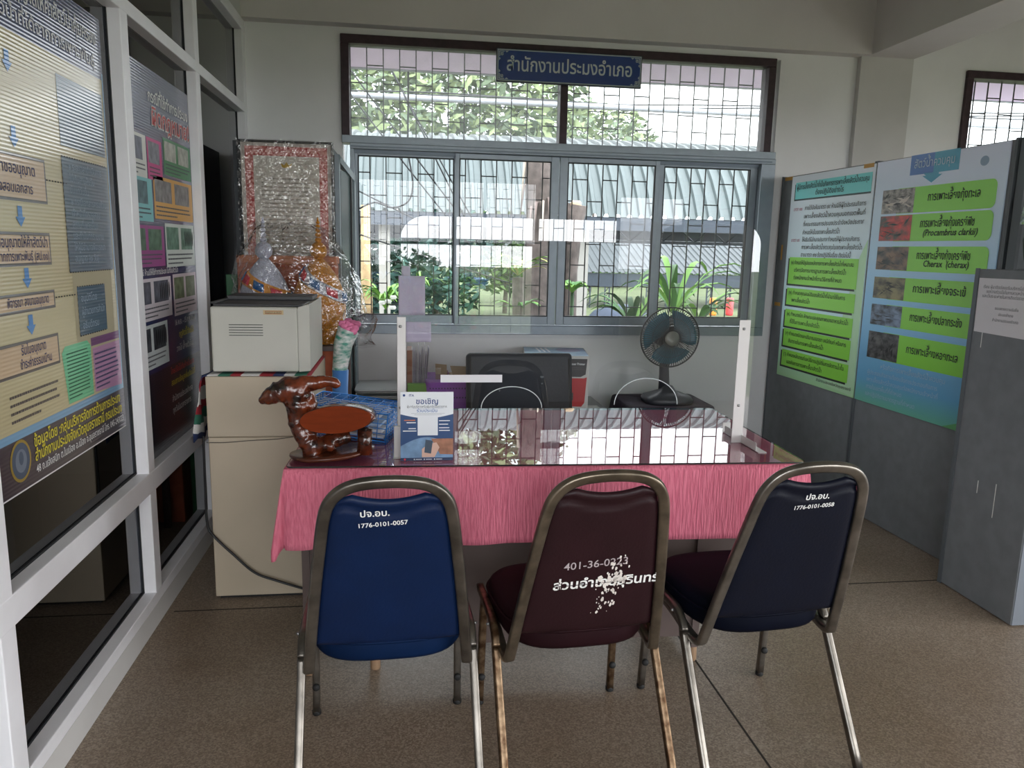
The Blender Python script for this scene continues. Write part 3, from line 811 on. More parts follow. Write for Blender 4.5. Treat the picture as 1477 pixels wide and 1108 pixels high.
for z in (.02, bh):
    mb.tube([Mb @ Vector(p) for p in ((-bw, -bd, z), (bw, -bd, z), (bw, bd, z), (-bw, bd, z))], .0035, 6, closed=True)
for sx in (-1, 1):
    for sy in (-1, 1): mb.tube([Mb @ Vector((sx * bw, sy * bd, .0)) + Vector((0, 0, .018)), Mb @ Vector((sx * bw, sy * bd, bh))], .0035, 6)
mb.build('rim', bk)
rr = random.Random(4)
for k, (z, m) in enumerate(((.026, M_PAPER), (.046, M_PAPER), (.066, mat('pale_blue_paper', (188, 208, 232), .8)), (.092, M_PAPER))):
    mb = MB(m); mb.box(-bw + .012, bw - .012 - .01 * k, -bd + .012 + .004 * k, bd - .012, z, z + .010, M=Mb)
    o = mb.build('paper_stack', bevel=.001)
    tag(o, ('lowest', 'second lowest', 'pale blue upper', 'topmost')[k] + ' paper bundle lying in the blue wire tray', 'paper', 'papers in the blue wire tray')

# ------------------------------------------------------------------ beige cabinet, printer, striped cloth
M_BEIGE = mat('beige_steel', (190, 176, 154), .5, noise=(3, .08))
cab = thing('filing_cabinet', 'plain beige steel cabinet under the laser printer', 'cabinet', (-.57, 3.42, 0))
mb = MB(M_BEIGE); mb.box(-.786, -.385, 3.117, 3.72, .012, .690); mb.build('lower_case', cab, bevel=.004)
mb = MB(M_BEIGE); mb.box(-.787, -.385, 3.115, 3.72, .692, .938); mb.build('upper_case', cab, bevel=.004)
mb = MB(M_BLACK); mb.box(-.77, -.395, 3.13, 3.70, 0, .012); mb.build('plinth', cab)
# striped cloth
M_STRIPE = bpy.data.materials.new('striped_cloth'); M_STRIPE.use_nodes = True
nt = M_STRIPE.node_tree; N = nt.nodes; L = nt.links; P = N['Principled BSDF']; P.inputs['Roughness'].default_value = .85
tc = N.new('ShaderNodeTexCoord'); sx = N.new('ShaderNodeSeparateXYZ'); ad = N.new('ShaderNodeMath'); fr = N.new('ShaderNodeMath'); fr.operation = 'FRACT'
ml = N.new('ShaderNodeMath'); ml.operation = 'MULTIPLY'; ml.inputs[1].default_value = 3.4
rp = N.new('ShaderNodeValToRGB'); rp.color_ramp.interpolation = 'CONSTANT'; e = rp.color_ramp.elements
for i, (p, c) in enumerate(((0, (206, 204, 200)), (.24, (150, 36, 46)), (.42, (40, 52, 92)), (.56, (210, 208, 204)), (.70, (46, 104, 84)), (.86, (150, 36, 46)))):
    q = e[i] if i < 2 else e.new(p); q.position = p; q.color = rgb(*c)
L.new(tc.outputs['Object'], sx.inputs[0]); L.new(sx.outputs['X'], ad.inputs[0]); L.new(sx.outputs['Z'], ad.inputs[1])
L.new(ad.outputs[0], ml.inputs[0]); L.new(ml.outputs[0], fr.inputs[0]); L.new(fr.outputs[0], rp.inputs[0]); L.new(rp.outputs[0], P.inputs['Base Color'])
mb = MB(M_STRIPE); rows = []
path = [(-.832, .672), (-.830, .72), (-.828, .78), (-.822, .84), (-.812, .90), (-.798, .936), (-.785, .9425), (-.70, .943), (-.55, .943), (-.46, .943), (-.392, .943), (-.383, .936)]
for k in range(13):
    y = 3.108 + .58 * k / 12; rows.append([(x - (.010 * math.sin(k * 1.7 + z * 20) if x < -.79 else 0), y, z + (.006 * math.sin(k * 2.1) if z < .7 else 0)) for x, z in path])
fs = []; W = len(path)
for k in range(12):
    for i in range(W - 1): a = k * W + i; fs.append((a, a + 1, a + W + 1, a + W))
mb.add([p for r in rows for p in r], fs, None, True); o = mb.build('striped_cloth', solid=.003)
tag(o, 'red, white and green striped cloth under the printer, hanging down one side', 'cloth')
# printer
M_PRN = mat('printer_shell', (192, 190, 180), .5, noise=(4, .05))
M_PRND = mat('printer_dark_grey', (66, 66, 68), .5)
pr_ = thing('laser_printer', 'beige grey laser printer on the striped cloth', 'printer', (-.57, 3.37, .945))
mb = MB(M_PRN); mb.box(-.765, -.43, 3.147, 3.60, .952, 1.212); mb.build('front_shell', pr_, bevel=.008, seg=3)
mb = MB(M_PRN); mb.prism([(-.4295, .952), (-.384, .956), (-.384, 1.225), (-.4295, 1.212)], -3.60, -3.149, M=XZ); mb.build('side_shell', pr_, bevel=.004)
mb = MB(M_PRND); mb.box(-.755, -.41, 3.16, 3.59, 1.2125, 1.222); mb.box(-.755, -.40, 3.40, 3.59, 1.222, 1.240); mb.box(-.765, -.745, 3.16, 3.42, 1.222, 1.230); mb.build('paper_tray', pr_, bevel=.004)
for i in range(5):
    mb = MB(M_INK); mb.box(-.695, -.565, 3.1455, 3.148, 1.140 - i * .0105, 1.1425 - i * .0105); mb.build('vent_slot', pr_)
s = Sheet((-.562, 3.1465, 1.182), (1, 0, 0), (0, 0, 1)); s.rect('sticker', 0, 0, .078, .018, mat('tan_sticker', (196, 172, 130), .6), 1)
s.frame('sticker', .008, .003, .062, .012, .002, mat('sticker_red', (150, 84, 60), .6), 2); s.text('sticker', 'ครุภัณฑ์ 60-0045', .039, .006, .008, M_INK, 3, 'c', .055); s.build(pr_)
# cables
mb = MB(M_BLACK); mb.tube(catmull([(-.80, 3.10, .70), (-.802, 3.10, .50), (-.800, 3.095, .34), (-.775, 3.09, .285), (-.70, 3.085, .205), (-.62, 3.085, .125), (-.53, 3.085, .085), (-.40, 3.08, .040), (-.30, 3.08, .012), (-.10, 3.10, .006)], 8), .0052, 8)
o = mb.build('power_cable'); tag(o, 'thick black power cable drooping across the beige cabinet to the floor', 'cable')
mb = MB(mat('thin_grey_wire', (88, 82, 74), .6)); mb.tube(catmull([(-.792, 3.112, .672), (-.72, 3.111, .671), (-.62, 3.112, .678), (-.52, 3.111, .683), (-.43, 3.111, .695), (-.388, 3.112, .705)], 6), .0017, 6)
o = mb.build('thin_wire'); tag(o, 'thin grey wire running level across the beige cabinet front', 'cable')

# ------------------------------------------------------------------ glass display cupboard with framed certificate
M_CUPB = mat('cupboard_dark_frame', (62, 66, 70), .45, .3)
cup = thing('display_cupboard', 'tall aluminium glass cupboard in the corner beyond the printer', 'cupboard', (-.63, 4.58, 0))
mb = MB(M_CUPB)
mb.box(-.90, -.40, 4.34, 4.95, 0, .10); mb.box(-.90, -.40, 4.34, 4.95, 1.96, 1.99)
for x in (-.90, -.43):
    for y in (4.34, 4.92): mb.box(x, x + .03, y, y + .03, .1, 1.96)
mb.box(-.90, -.88, 4.37, 4.92, .1, 1.96); mb.box(-.87, -.43, 4.93, 4.95, .1, 1.96); mb.build('case', cup)
for z in (.55, 1.0, 1.45):
    mb = MB(M_CUPB); mb.box(-.87, -.43, 4.37, 4.92, z, z + .012); mb.build('shelf', cup)
dd = Vector((.062, .40, 0)); L_ = dd.length
Mx = Matrix.Translation((-.364, 4.305, 0)) @ Matrix.Rotation(math.atan2(dd.y, dd.x), 4, 'Z')
M_ALU3 = mat('cupboard_aluminium', (140, 150, 156), .4, .3)
mb = MB(M_ALU3); mb.box(0, .03, -.012, .012, .10, 1.935, M=Mx); mb.box(L_ - .035, L_, -.012, .012, .10, 1.86, M=Mx)
mb.add([(0, -.012, 1.90), (L_, -.012, 1.82), (L_, -.012, 1.86), (0, -.012, 1.935), (0, .012, 1.90), (L_, .012, 1.82), (L_, .012, 1.86), (0, .012, 1.935)], [(0, 1, 2, 3), (7, 6, 5, 4), (3, 2, 6, 7), (0, 4, 5, 1)], None, False, Mx)
mb.box(.03, L_ - .035, -.012, .012, .10, .15, M=Mx); dr = mb.build('door', cup)
mb = MB(mat('cupboard_door_panel', (92, 110, 112), .2, spec=.6)); mb.box(.03, L_ - .035, -.004, .004, .15, 1.86, M=Mx); mb.build('door_glass', dr)
mb = MB(M_BLACK); mb.box(.028, .034, -.013, .013, .12, 1.89, M=Mx); mb.box(L_ - .12, L_ - .10, -.0135, .0135, .12, 1.84, M=Mx); mb.build('door_gasket', dr)

cf = thing('framed_certificate', 'framed certificate with an ornate red border standing on the cupboard front', 'picture frame', (-.62, 4.28, 1.2))
CX0, CX1, CZ0, CZ1, CY = -.866, -.381, 1.19, 1.992, 4.292
mb = MB(M_BLACK); t_ = .012
mb.box(CX0, CX1, CY, CY + .03, CZ0, CZ0 + t_); mb.box(CX0, CX1, CY, CY + .03, CZ1 - t_, CZ1); mb.box(CX0, CX0 + t_, CY, CY + .03, CZ0, CZ1); mb.box(CX1 - t_, CX1, CY, CY + .03, CZ0, CZ1)
mb.build('frame', cf, bevel=.002)
M_BP = mat('border_pink', (228, 176, 164), .7); M_CERT = mat('certificate_paper', (205, 198, 186), .7); M_CRED = mat('certificate_red_border', (186, 74, 74), .7, noise=(70, .4), col2=(224, 160, 150))
s = Sheet((CX0 + .012, CY + .012, CZ0 + .012), (1, 0, 0), (0, 0, 1)); w, h = CX1 - CX0 - .024, CZ1 - CZ0 - .024
s.rect('print', 0, 0, w, h, mat('certificate_margin', (196, 186, 176), .7), 0); s.rect('print', .02, .018, w - .04, h - .036, M_CRED, 1)
s.rect('print', .062, .066, w - .124, h - .132, M_CERT, 2)
for k in range(40):
    for yy in (.030, h - .055): s.ell('print', .04 + (w - .08) * k / 39, yy + .012 * (k % 2), .005, .005, M_BP, 3, 6)
for k in range(60):
    for xx in (.030, w - .042): s.ell('print', xx + .012 * (k % 2), .07 + (h - .14) * k / 59, .005, .005, M_BP, 3, 6)
M_GOLDP = mat('printed_gold', (196, 158, 60), .6)
s.poly('print', [(w / 2 - .03, h - .10), (w / 2 - .022, h - .125), (w / 2 + .022, h - .125), (w / 2 + .03, h - .10), (w / 2 + .012, h - .112), (w / 2, h - .095), (w / 2 - .012, h - .112)], M_GOLDP, 3)
s.lines('lettering', .10, .10, w - .21, h - .27, 24, mat('fine_brown_print', (166, 158, 148), .8), 3, 7); s.build(cf)
mb = MB(M_PLASTIC); rows = []; rr = random.Random(2); n1, n2 = 22, 34
for k in range(n2 + 1):
    rows.append([(CX0 - .006 + (CX1 - CX0 + .012) * i / n1, CY - .010 - (rr.uniform(0, .009) if 0 < i < n1 and 0 < k < n2 else 0), CZ0 + .004 + (CZ1 - CZ0) * k / n2) for i in range(n1 + 1)])
fs = []
for k in range(n2):
    for i in range(n1): a = k * (n1 + 1) + i; fs.append((a, a + 1, a + n1 + 2, a + n1 + 1))
mb.add([p for r in rows for p in r], fs, None, False); mb.build('plastic_wrap', cf)

# boxes and ornaments behind the printer
M_ORANGE = mat('orange_cloth_box', (206, 112, 78), .8, noise=(22, .2))
st = thing('storage_box', 'tall orange cloth covered box behind the two headdress ornaments', 'box', (-.62, 4.14, 0))
mb = MB(M_ORANGE); mb.box(-.845, -.36, 4.06, 4.25, 0, 1.36); mb.build('carton', st, bevel=.006)
mb = MB(mat('orange_cloth_light', (214, 134, 100), .8)); mb.box(-.845, -.355, 4.045, 4.255, 1.36, 1.40); mb.build('lid', st, bevel=.006)
st2 = thing('side_table', 'low brown side table under the two headdress ornaments', 'table', (-.55, 3.87, 0))
mb = MB(M_DESK); mb.box(-.80, -.27, 3.75, 4.02, .955, .98); mb.build('table_top', st2, bevel=.003)
for x in (-.78, -.30):
    for y in (3.77, 3.99): mb = MB(M_DESK); mb.box(x - .015, x + .015, y - .015, y + .015, 0, .955); mb.build('leg', st2)
M_HW = mat('white_beadwork', (206, 208, 226), .5, noise=(160, .3), bump=(190, .8)); M_HO = mat('orange_beadwork', (232, 150, 30), .5, noise=(160, .35), bump=(190, .8))
M_RED = mat('red_ribbon', (200, 40, 58), .6); M_BLU = mat('blue_ribbon', (28, 92, 150), .6); M_SILV = mat('silver_braid', (196, 196, 204), .45, .2, bump=(150, .6)); M_YEL = mat('yellow_braid', (226, 150, 50), .6, bump=(150, .6))
def headdress(x, y, z, m, label, rb, zc, s_, flip):
    t = thing('headdress_ornament', label, 'ornament', (x, y, z), 0, 'headdress ornaments by the printer')
    T = Matrix.Translation((x, y, z))
    prof = [(rb * .96, 0), (rb, .10), (rb * .99, .18), (rb * .92, .25), (rb * .78, .30), (rb * .58, .345), (rb * .34, .385), (.020, .410)]
    def rad(zz):
        for (r0, z0), (r1, z1) in zip(prof, prof[1:]):
            if z0 <= zz <= z1: return r0 + (r1 - r0) * (zz - z0) / (z1 - z0)
        return prof[0][0] if zz < 0 else .02
    mb = MB(m); mb.lathe(prof, 30, M=T); mb.build('cone', t)
    mb = MB(m); mb.ball((x, y, z + .446), (.041, .041, .043), n=20); mb.build('ball', t)
    f = MB(m); zz = .497
    for k in range(5): r_ = .0165 - .0018 * k; f.ball((x, y, z + zz), (r_, r_, r_ * .85), n=12); zz += r_ * 1.5
    f.lathe([(.006, 0), (.004, .012), (.001, .022)], 8, M=Matrix.Translation((x, y, z + zz - .01))); f.build('finial', t)
    def band(mm, w0, w1, a0, a1, dr, name, par):
        n = max(3, int(abs(a1 - a0) / .1)); vs = []; fs = []
        for i in range(n + 1):
            a = a0 + (a1 - a0) * i / n; c = zc - s_ * math.cos(a)
            for w in (w0, w1): r_ = rad(c + w) + dr; vs.append((r_ * math.cos(a), r_ * math.sin(a), c + w))
        for i in range(n): fs.append((2 * i, 2 * i + 2, 2 * i + 3, 2 * i + 1))
        q = MB(mm); q.add(vs, fs, None, True, T); return q.build(name, par, solid=.004)
    b = band(M_SILV if flip else M_YEL, -.030, .030, 0, 2 * PI, .006, 'headband', t)
    for k in range(9):
        a = 2 * PI * k / 9 + .15
        band(M_RED if k % 2 else M_BLU, -.019, .019, a + .06, a + .50, .012, 'ribbon_patch', b)
    q = MB(M_HW); fx, fz = x + (.075 if not flip else -.02), z + (.225 if not flip else .10)
    for k in range(7):
        a = PI * k / 6; q.tube([(fx, y - rb - .012, fz), (fx + .028 * math.cos(a), y - rb - .018, fz + .032 * math.sin(a))], [.007, .001], 6)
    q.ball((fx, y - rb - .012, fz), .010, m=M_RED, n=8); q.build('flower', t)
headdress(-.682, 3.89, .98, M_HW, 'silver white beaded headdress ornament, left of its orange twin', .125, .275, .05, False)
headdress(-.424, 3.89, .985, M_HO, 'orange beaded headdress ornament with a silver headband', .128, .285, .065, True)
# clear bag over both
mb = MB(M_PLASTIC); rr = random.Random(21); rings = []
for k, (z, a, b, dx) in enumerate(((.995, .27, .150, 0), (1.05, .295, .152, .02), (1.13, .315, .152, .035), (1.22, .310, .152, .03), (1.31, .290, .148, .015), (1.39, .255, .135, .0), (1.46, .215, .11, -.01), (1.52, .175, .085, -.02), (1.555, .14, .05, -.03))):
    rings.append([(-.545 + dx + (a + rr.uniform(-.022, .022)) * math.cos(t), 3.88 + (b + rr.uniform(-.012, .012)) * math.sin(t), z + rr.uniform(-.014, .014)) for t in [2 * PI * i / 30 for i in range(30)]])
mb.loft(rings, smooth=False, cap=False); o = mb.build('plastic_bag'); tag(o, 'crinkled clear plastic bag pulled over the two headdress ornaments', 'bag')
mb = MB(M_PLASTIC); rings = []
for k, (z, a, b) in enumerate(((1.16, .075, .06), (1.12, .085, .07), (1.07, .06, .05), (1.03, .028, .025), (1.01, .035, .03), (.985, .05, .05))):
    rings.append([(-.222 + .006 * k + (a + rr.uniform(-.012, .012)) * math.cos(t), 3.70 + (b + rr.uniform(-.012, .012)) * math.sin(t), z + rr.uniform(-.006, .006)) for t in [2 * PI * i / 14 for i in range(14)]])
mb.loft(rings, smooth=False, cap=False); o = mb.build('plastic_bag'); tag(o, 'small knotted clear plastic bag end hanging past the printer corner', 'bag')
# wrapped flower
fb = thing('flower_bouquet', 'pink flower in a striped wrapper leaning beside the printer', 'bouquet', (-.305, 3.66, 0))
M_WRAP = mat('striped_wrapper', (224, 222, 220), .5, noise=(24, .6), col2=(60, 140, 120), stretch=(1, 1, 2.2))
mb = MB(M_WRAP); mb.tube([(-.325, 3.66, .0), (-.320, 3.66, .55), (-.315, 3.66, .86), (-.295, 3.66, 1.0), (-.270, 3.66, 1.07)], [.02, .028, .034, .044, .05], 12); mb.build('wrapper', fb)
mb = MB(mat('blue_wrapper_base', (70, 124, 190), .5)); mb.tube([(-.321, 3.655, .0), (-.317, 3.655, .60), (-.309, 3.655, .88)], [.027, .033, .038], 12); mb.build('wrapper_sleeve', fb)
mb = MB(mat('pink_petals', (228, 128, 168), .7, bump=(60, .8)))
for k in range(11):
    a = k * 2.4; d = .012 * math.sqrt(k); mb.ball((-.262 + d * math.cos(a), 3.655 + d * math.sin(a) * .6, 1.088 + d * math.sin(a) * .7), (.020, .016, .018), n=10)
mb.build('blossom', fb)
# green folder against the partition
mb = MB(mat('green_folder', (22, 96, 52), .5)); Mf = Matrix.Translation((-.885, 4.16, .0)) @ Matrix.Rotation(.1, 4, 'Z')
mb.box(-.035, .02, -.02, .0, .0, 1.30, M=Mf); o = mb.build('green_board', bevel=.002); tag(o, 'narrow green board standing between the glass partition and the ornaments', 'board')

# ------------------------------------------------------------------ low table by the window wall and what stands on it
M_GREYTOP = mat('grey_table_top', (150, 152, 154), .45)
lt = thing('low_table', 'low grey table along the window wall behind the office chair', 'table', (.42, 4.72, 0))
mb = MB(M_GREYTOP); mb.box(-.30, 1.24, 4.42, 5.0, .455, .485); mb.build('table_top', lt, bevel=.003)
for x in (-.27, 1.21):
    for y in (4.45, 4.97): mb = MB(M_ALU2); mb.box(x - .018, x + .018, y - .018, y + .018, 0, .455); mb.build('leg', lt)
M_TRAYG = mat('pale_grey_plastic', (172, 178, 178), .35); M_TRAYC = mat('clear_tray_plastic', (176, 190, 194), .2, spec=.6)
pt = thing('paper_tray', 'stack of pale grey paper trays on the low table beyond the blue wire tray', 'tray', (-.19, 4.62, .486))
for k in range(4):
    mb = MB(M_TRAYG); z = .486 + k * .034
    mb.prism(rrect(-.295, 4.46, -.03, 4.80, .03), z, z + .006); mb.prism(rrect(-.295, 4.46, -.03, 4.80, .03), z + .026, z + .030)
    mb.box(-.295, -.289, 4.49, 4.77, z, z + .028); mb.box(-.036, -.03, 4.49, 4.77, z, z + .028); mb.box(-.27, -.055, 4.794, 4.80, z, z + .028); mb.build('tray_tier', pt)
lid = MB(M_TRAYG); lid.prism(rrect(-.30, 4.455, -.025, 4.805, .03), .624, .632); lid.build('top_cover', pt, bevel=.003)
# magazine file with papers
mf = thing('magazine_file', 'brown magazine file standing behind the left bracket of the screen', 'file', (.03, 4.62, .486))
mb = MB(mat('brown_board', (142, 92, 62), .6)); mb.box(.003, .034, 4.54, 4.74, .486, .856); mb.build('back_board', mf, bevel=.002)
mb = MB(mat('lime_green_carton', (120, 178, 60), .55)); mb.box(.006, .118, 4.50, 4.535, .486, .662); mb.build('green_front', mf, bevel=.002)
mb = MB(mat('dark_print_band', (72, 92, 60), .6)); mb.box(.010, .114, 4.4985, 4.4998, .575, .612); mb.build('printed_band', mf)
rr = random.Random(9)
M_P2 = mat('grey_folder_paper', (164, 160, 172), .8)
for k in range(9):
    x = .036 + k * .0085; lean = .004 * k - .004
    mb = MB((M_PAPER, M_LILAC, M_P2)[k % 3]); Mk = Matrix.Translation((x, 4.62, .4865)) @ Matrix.Rotation(lean * 2.6, 4, 'Y')
    mb.box(0, .003, -.075, .095, 0, .36 + rr.uniform(-.02, .05), M=Mk); o = mb.build('file_folder')
    tag(o, 'pale paper folder standing upright in the row beside the brown magazine file', 'folder', 'upright folders beside the magazine file')
# purple basket with cartons
pb = thing('plastic_basket', 'purple plastic basket holding two small cartons', 'basket', (.255, 4.62, .51))
M_PUR = mat('purple_plastic', (176, 96, 214), .4)
lo, hi = rrect(.125, 4.50, .375, 4.74, .025), rrect(.108, 4.48, .392, 4.76, .03)
mb = MB(M_PUR); mb.loft([[(x, y, .511) for x, y in lo], [(x, y, .690) for x, y in hi], [(x, y, .690) for x, y in rrect(.113, 4.485, .387, 4.755, .028)], [(x, y, .516) for x, y in rrect(.13, 4.505, .37, 4.735, .022)]], smooth=False); mb.build('basket_body', pb)
mb = MB(mat('purple_slot', (92, 38, 122), .5))
for i in range(14): mb.box(.135 + i * .0172, .143 + i * .0172, 4.4825, 4.486, .632, .640); mb.box(.139 + i * .0172, .147 + i * .0172, 4.489, 4.492, .575, .583)
mb.build('slot', pb)
mb = MB(M_TRAYC); mb.box(.09, .41, 4.45, 4.78, .4855, .510); o = mb.build('clear_tray', bevel=.004); tag(o, 'clear plastic tray under the purple basket', 'tray')
M_CARD = mat('brown_cardboard', (158, 134, 104), .8)
for k, (x0, x1, y, z1, rot) in enumerate(((.175, .25, 4.60, .765, -.1), (.262, .368, 4.61, .752, .12))):
    Mc = Matrix.Translation(((x0 + x1) / 2, y, 0)) @ Matrix.Rotation(rot, 4, 'Z'); hw_ = (x1 - x0) / 2 - .004
    c = thing('small_carton', ('open brown carton at the paper file side of the purple basket', 'brown carton at the office chair side of the purple basket')[k], 'carton', ((x0 + x1) / 2, y, .52))
    mb = MB(M_CARD if k else mat('dull_red_carton', (132, 84, 78), .7)); mb.box(-hw_, hw_, -.08, .08, .518, z1 - .05, M=Mc); mb.build('carton_body', c, bevel=.002)
    mb = MB(M_CARD); mb.add([(-hw_, -.08, z1 - .05), (hw_, -.08, z1 - .05), (hw_ * .92, -.03, z1), (-hw_ * 1.15, -.02, z1 + .004)], [(0, 1, 2, 3)], None, False, Mc); mb.build('flap', c, solid=.003)
# printer carton
bx = thing('printer_carton', 'printer carton with a red and charcoal front and blue lid picture', 'carton', (.93, 4.75, .486), -.12)
Mq = Matrix.Translation((.715, 4.60, .486)) @ Matrix.Rotation(-.13, 4, 'Z'); bwid, bdep, bhei = .40, .40, .335
mb = MB(mat('carton_board', (150, 148, 142), .7)); mb.box(0, bwid, 0, bdep, 0, bhei, M=Mq); mb.build('carton_body', bx)
s = Sheet(Mq @ Vector((0, -.0005, 0)), Mq.to_3x3() @ Vector((1, 0, 0)), (0, 0, 1))
s.rect('front_print', 0, 0, bwid, bhei, mat('carton_white_print', (206, 206, 202), .5), 1)
M_CRD = mat('carton_red', (190, 34, 44), .45); M_CCH = mat('carton_charcoal', (56, 56, 60), .45)
s.poly('front_print', [(.01, .02), (bwid - .04, .02), (bwid - .022, .045), (bwid - .012, .205), (bwid - .03, .198), (.01, .198)], M_CRD, 2)
s.poly('front_print', [(.01, .206), (bwid - .05, .206), (bwid - .02, .222), (bwid - .012, .318), (.01, .318)], M_CCH, 2)
s.text('lettering', 'Laser Printer', bwid - .115, .280, .02, M_CWH, 3, bold=.02, maxw=.09); s.rect('lettering', bwid - .115, .262, .075, .002, M_GREYINK, 3); s.rect('lettering', bwid - .115, .252, .085, .002, M_GREYINK, 3)
s.poly('lettering', [(bwid - .10, .06), (bwid - .092, .06), (bwid - .092, .11), (bwid - .11, .10)], M_CCH, 3); s.build(bx)
s = Sheet(Mq @ Vector((0, 0, bhei)), Mq.to_3x3() @ Vector((1, 0, 0)), Mq.to_3x3() @ Vector((0, 1, 0)))
s.rect('lid_print', .004, .004, bwid - .008, bdep - .008, mat('lid_pale_blue', (150, 188, 204), .4, noise=(9, .3), col2=(92, 128, 168)), 1)
s.ell('lid_print', .29, .27, .08, .09, mat('lid_dusk', (112, 112, 150), .4), 2); s.ell('lid_print', .13, .09, .08, .03, mat('lid_grey_photo', (190, 186, 178), .4), 2)
for k in range(3): s.poly('lid_print', [(.10 + k * .03, .16), (.112 + k * .03, .16), (.09 + k * .03, .36), (.075 + k * .03, .36)], M_CWH, 2)
s.build(bx)
# a white folder edge beside the carton
mb = MB(M_WHITE); mb.box(1.10, 1.19, 4.44, 4.62, .486, .50); o = mb.build('white_folder', bevel=.003); tag(o, 'white folder lying at the corner of the printer carton', 'folder')

# ------------------------------------------------------------------ office chair
M_LEA = mat('black_leatherette', (24, 33, 44), .5, spec=.3, noise=(6, .2), bump=(60, .08))
oc = thing('office_chair', 'black office swivel chair behind the desk', 'chair', (.62, 3.92, 0))
mb = MB(M_LEA); mb.box(-.292, .292, -.045, .045, 0, .432, M=Matrix.Translation((.615, 4.065, .470)) @ Matrix.Rotation(-.20, 4, 'X')); bkr = mb.build('backrest', oc, bevel=.022, seg=4)
mb = MB(M_BLACK); mb.tube([(.345, 4.028, .49), (.345, 4.066, .68), (.345, 4.104, .87)], .006, 6); mb.tube([(.885, 4.028, .49), (.885, 4.066, .68), (.885, 4.104, .87)], .006, 6); mb.build('piping', bkr)
mb = MB(mat('worn_grey_scuff', (110, 118, 124), .7)); mb.ball((.735, 4.082, .765), (.016, .003, .017), n=10); mb.ball((.735, 4.074, .735), (.006, .002, .008), n=8); mb.ball((.50, 4.066, .70), (.004, .002, .006), n=8); mb.build('scuff', bkr)
mb = MB(M_LEA); mb.loft([[(.615 + x * s, 3.80 + y * s, z) for x, y in superell(lambda y: .25, -.24, .24)] for s, z in ((.9, .415), (1, .425), (1, .46), (.93, .48), (.5, .488))]); mb.build('seat', oc)
mb = MB(M_BLACK); mb.tube([(.615, 3.98, .40), (.615, 4.10, .43), (.615, 4.13, .60)], .022, 8); mb.build('back_bracket', oc)
mb = MB(M_STEEL); mb.lathe([(.028, .12), (.028, .28), (.02, .28), (.02, .415)], 14, M=Matrix.Translation((.615, 3.82, 0))); mb.build('gas_post', oc)
for k in range(5):
    a = 2 * PI * k / 5 + .3; ex, ey = .615 + .27 * math.cos(a), 3.82 + .27 * math.sin(a)
    mb = MB(M_BLACK); mb.tube([(.615, 3.82, .13), (ex, ey, .075)], [.026, .016], 8); lg = mb.build('base_leg', oc)
    mb = MB(M_BLACK); mb.lathe([(.024, -.02), (.027, -.012), (.027, .012), (.024, .02)], 14, M=Matrix.Translation((ex, ey, .0275)) @ Matrix.Rotation(PI / 2, 4, 'X')); mb.build('caster', lg)
for sx in (-1, 1):
    x = .615 + sx * .30
    mb = MB(M_BLACK); mb.tube(catmull([(.615 + sx * .2, 3.82, .42), (x, 3.82, .44), (x, 3.84, .56), (x, 3.95, .58), (x, 4.02, .57)], 4), .014, 8); mb.build('armrest', oc)

# ------------------------------------------------------------------ fan on a covered side table
ft = thing('side_table', 'small table under a dark plum cloth, carrying the fan', 'table', (1.62, 4.62, 0))
mb = MB(M_DESK); mb.box(1.36, 1.88, 4.44, 4.86, .50, .52); mb.build('table_top', ft)
for x in (1.38, 1.86):
    for y in (4.46, 4.84): mb = MB(M_DESK); mb.box(x - .015, x + .015, y - .015, y + .015, 0, .50); mb.build('leg', ft)
M_PLUM = mat('dark_plum_cloth', (62, 50, 68), .8, noise=(6, .3), bump=(9, .6))
mb = MB(M_PLUM); rr = random.Random(6); rings = []
base = rrect(1.35, 4.43, 1.89, 4.87, .035, 6); cx, cy = 1.62, 4.65
for z, s in ((.20, 1.14), (.30, 1.12), (.42, 1.07), (.50, 1.03), (.519, 1.01), (.5235, .99), (.5245, .9), (.5245, .3)):
    rings.append([(cx + (x - cx) * s * (1 + (.025 * math.sin(i * 1.9) * (.52 - z) * 3 if z < .5 else 0)), cy + (y - cy) * s * (1 + (.025 * math.sin(i * 1.9) * (.52 - z) * 3 if z < .5 else 0)), z) for i, (x, y) in enumerate(base)])
mb.loft(rings, cap=False); mb.add(rings[-1], [tuple(range(len(base)))]); o = mb.build('table_cloth', solid=.002); tag(o, 'dark plum cloth draped over the small fan table', 'tablecloth')
M_FANB = mat('fan_dark_plastic', (62, 64, 70), .4); M_FANG = mat('fan_guard_wire', (34, 40, 42), .4); M_BLADE = mat('teal_fan_blade', (40, 104, 122), .3, spec=.5); M_CAP = mat('fan_hub_cap', (122, 124, 116), .35, .3)
FX, FY, FZ, FR = 1.592, 4.48, .948, .184
fan = thing('table_fan', 'dark table fan with teal blades on the plum covered table', 'fan', (1.62, 4.60, .525))
mb = MB(M_FANB); bo = superell(lambda y: .155, -.125, .125)
mb.loft([[(1.635 + x * s, 4.60 + y * s, z) for x, y in bo] for s, z in ((.95, .526), (1.0, .532), (1.0, .550), (.93, .566), (.62, .584), (.35, .60), (.2, .63))]); mb.build('base', fan)
mb = MB(M_FANB); mb.tube([(1.62, 4.615, .60), (1.612, 4.615, .75), (1.604, 4.612, .86)], [.036, .030, .026], 14); mb.build('neck', fan)
mb = MB(M_FANB); mb.lathe([(.03, -.09), (.062, -.075), (.07, -.03), (.068, .03), (.05, .05)], 20, M=Matrix.Translation((FX + .004, FY + .135, FZ)) @ Matrix.Rotation(PI / 2, 4, 'X')); mb.build('motor_housing', fan)
MF = Matrix.Translation((FX, FY, FZ)) @ Matrix.Rotation(.0, 4, 'Z') @ Matrix.Rotation(.06, 4, 'X')
mb = MB(M_FANG)
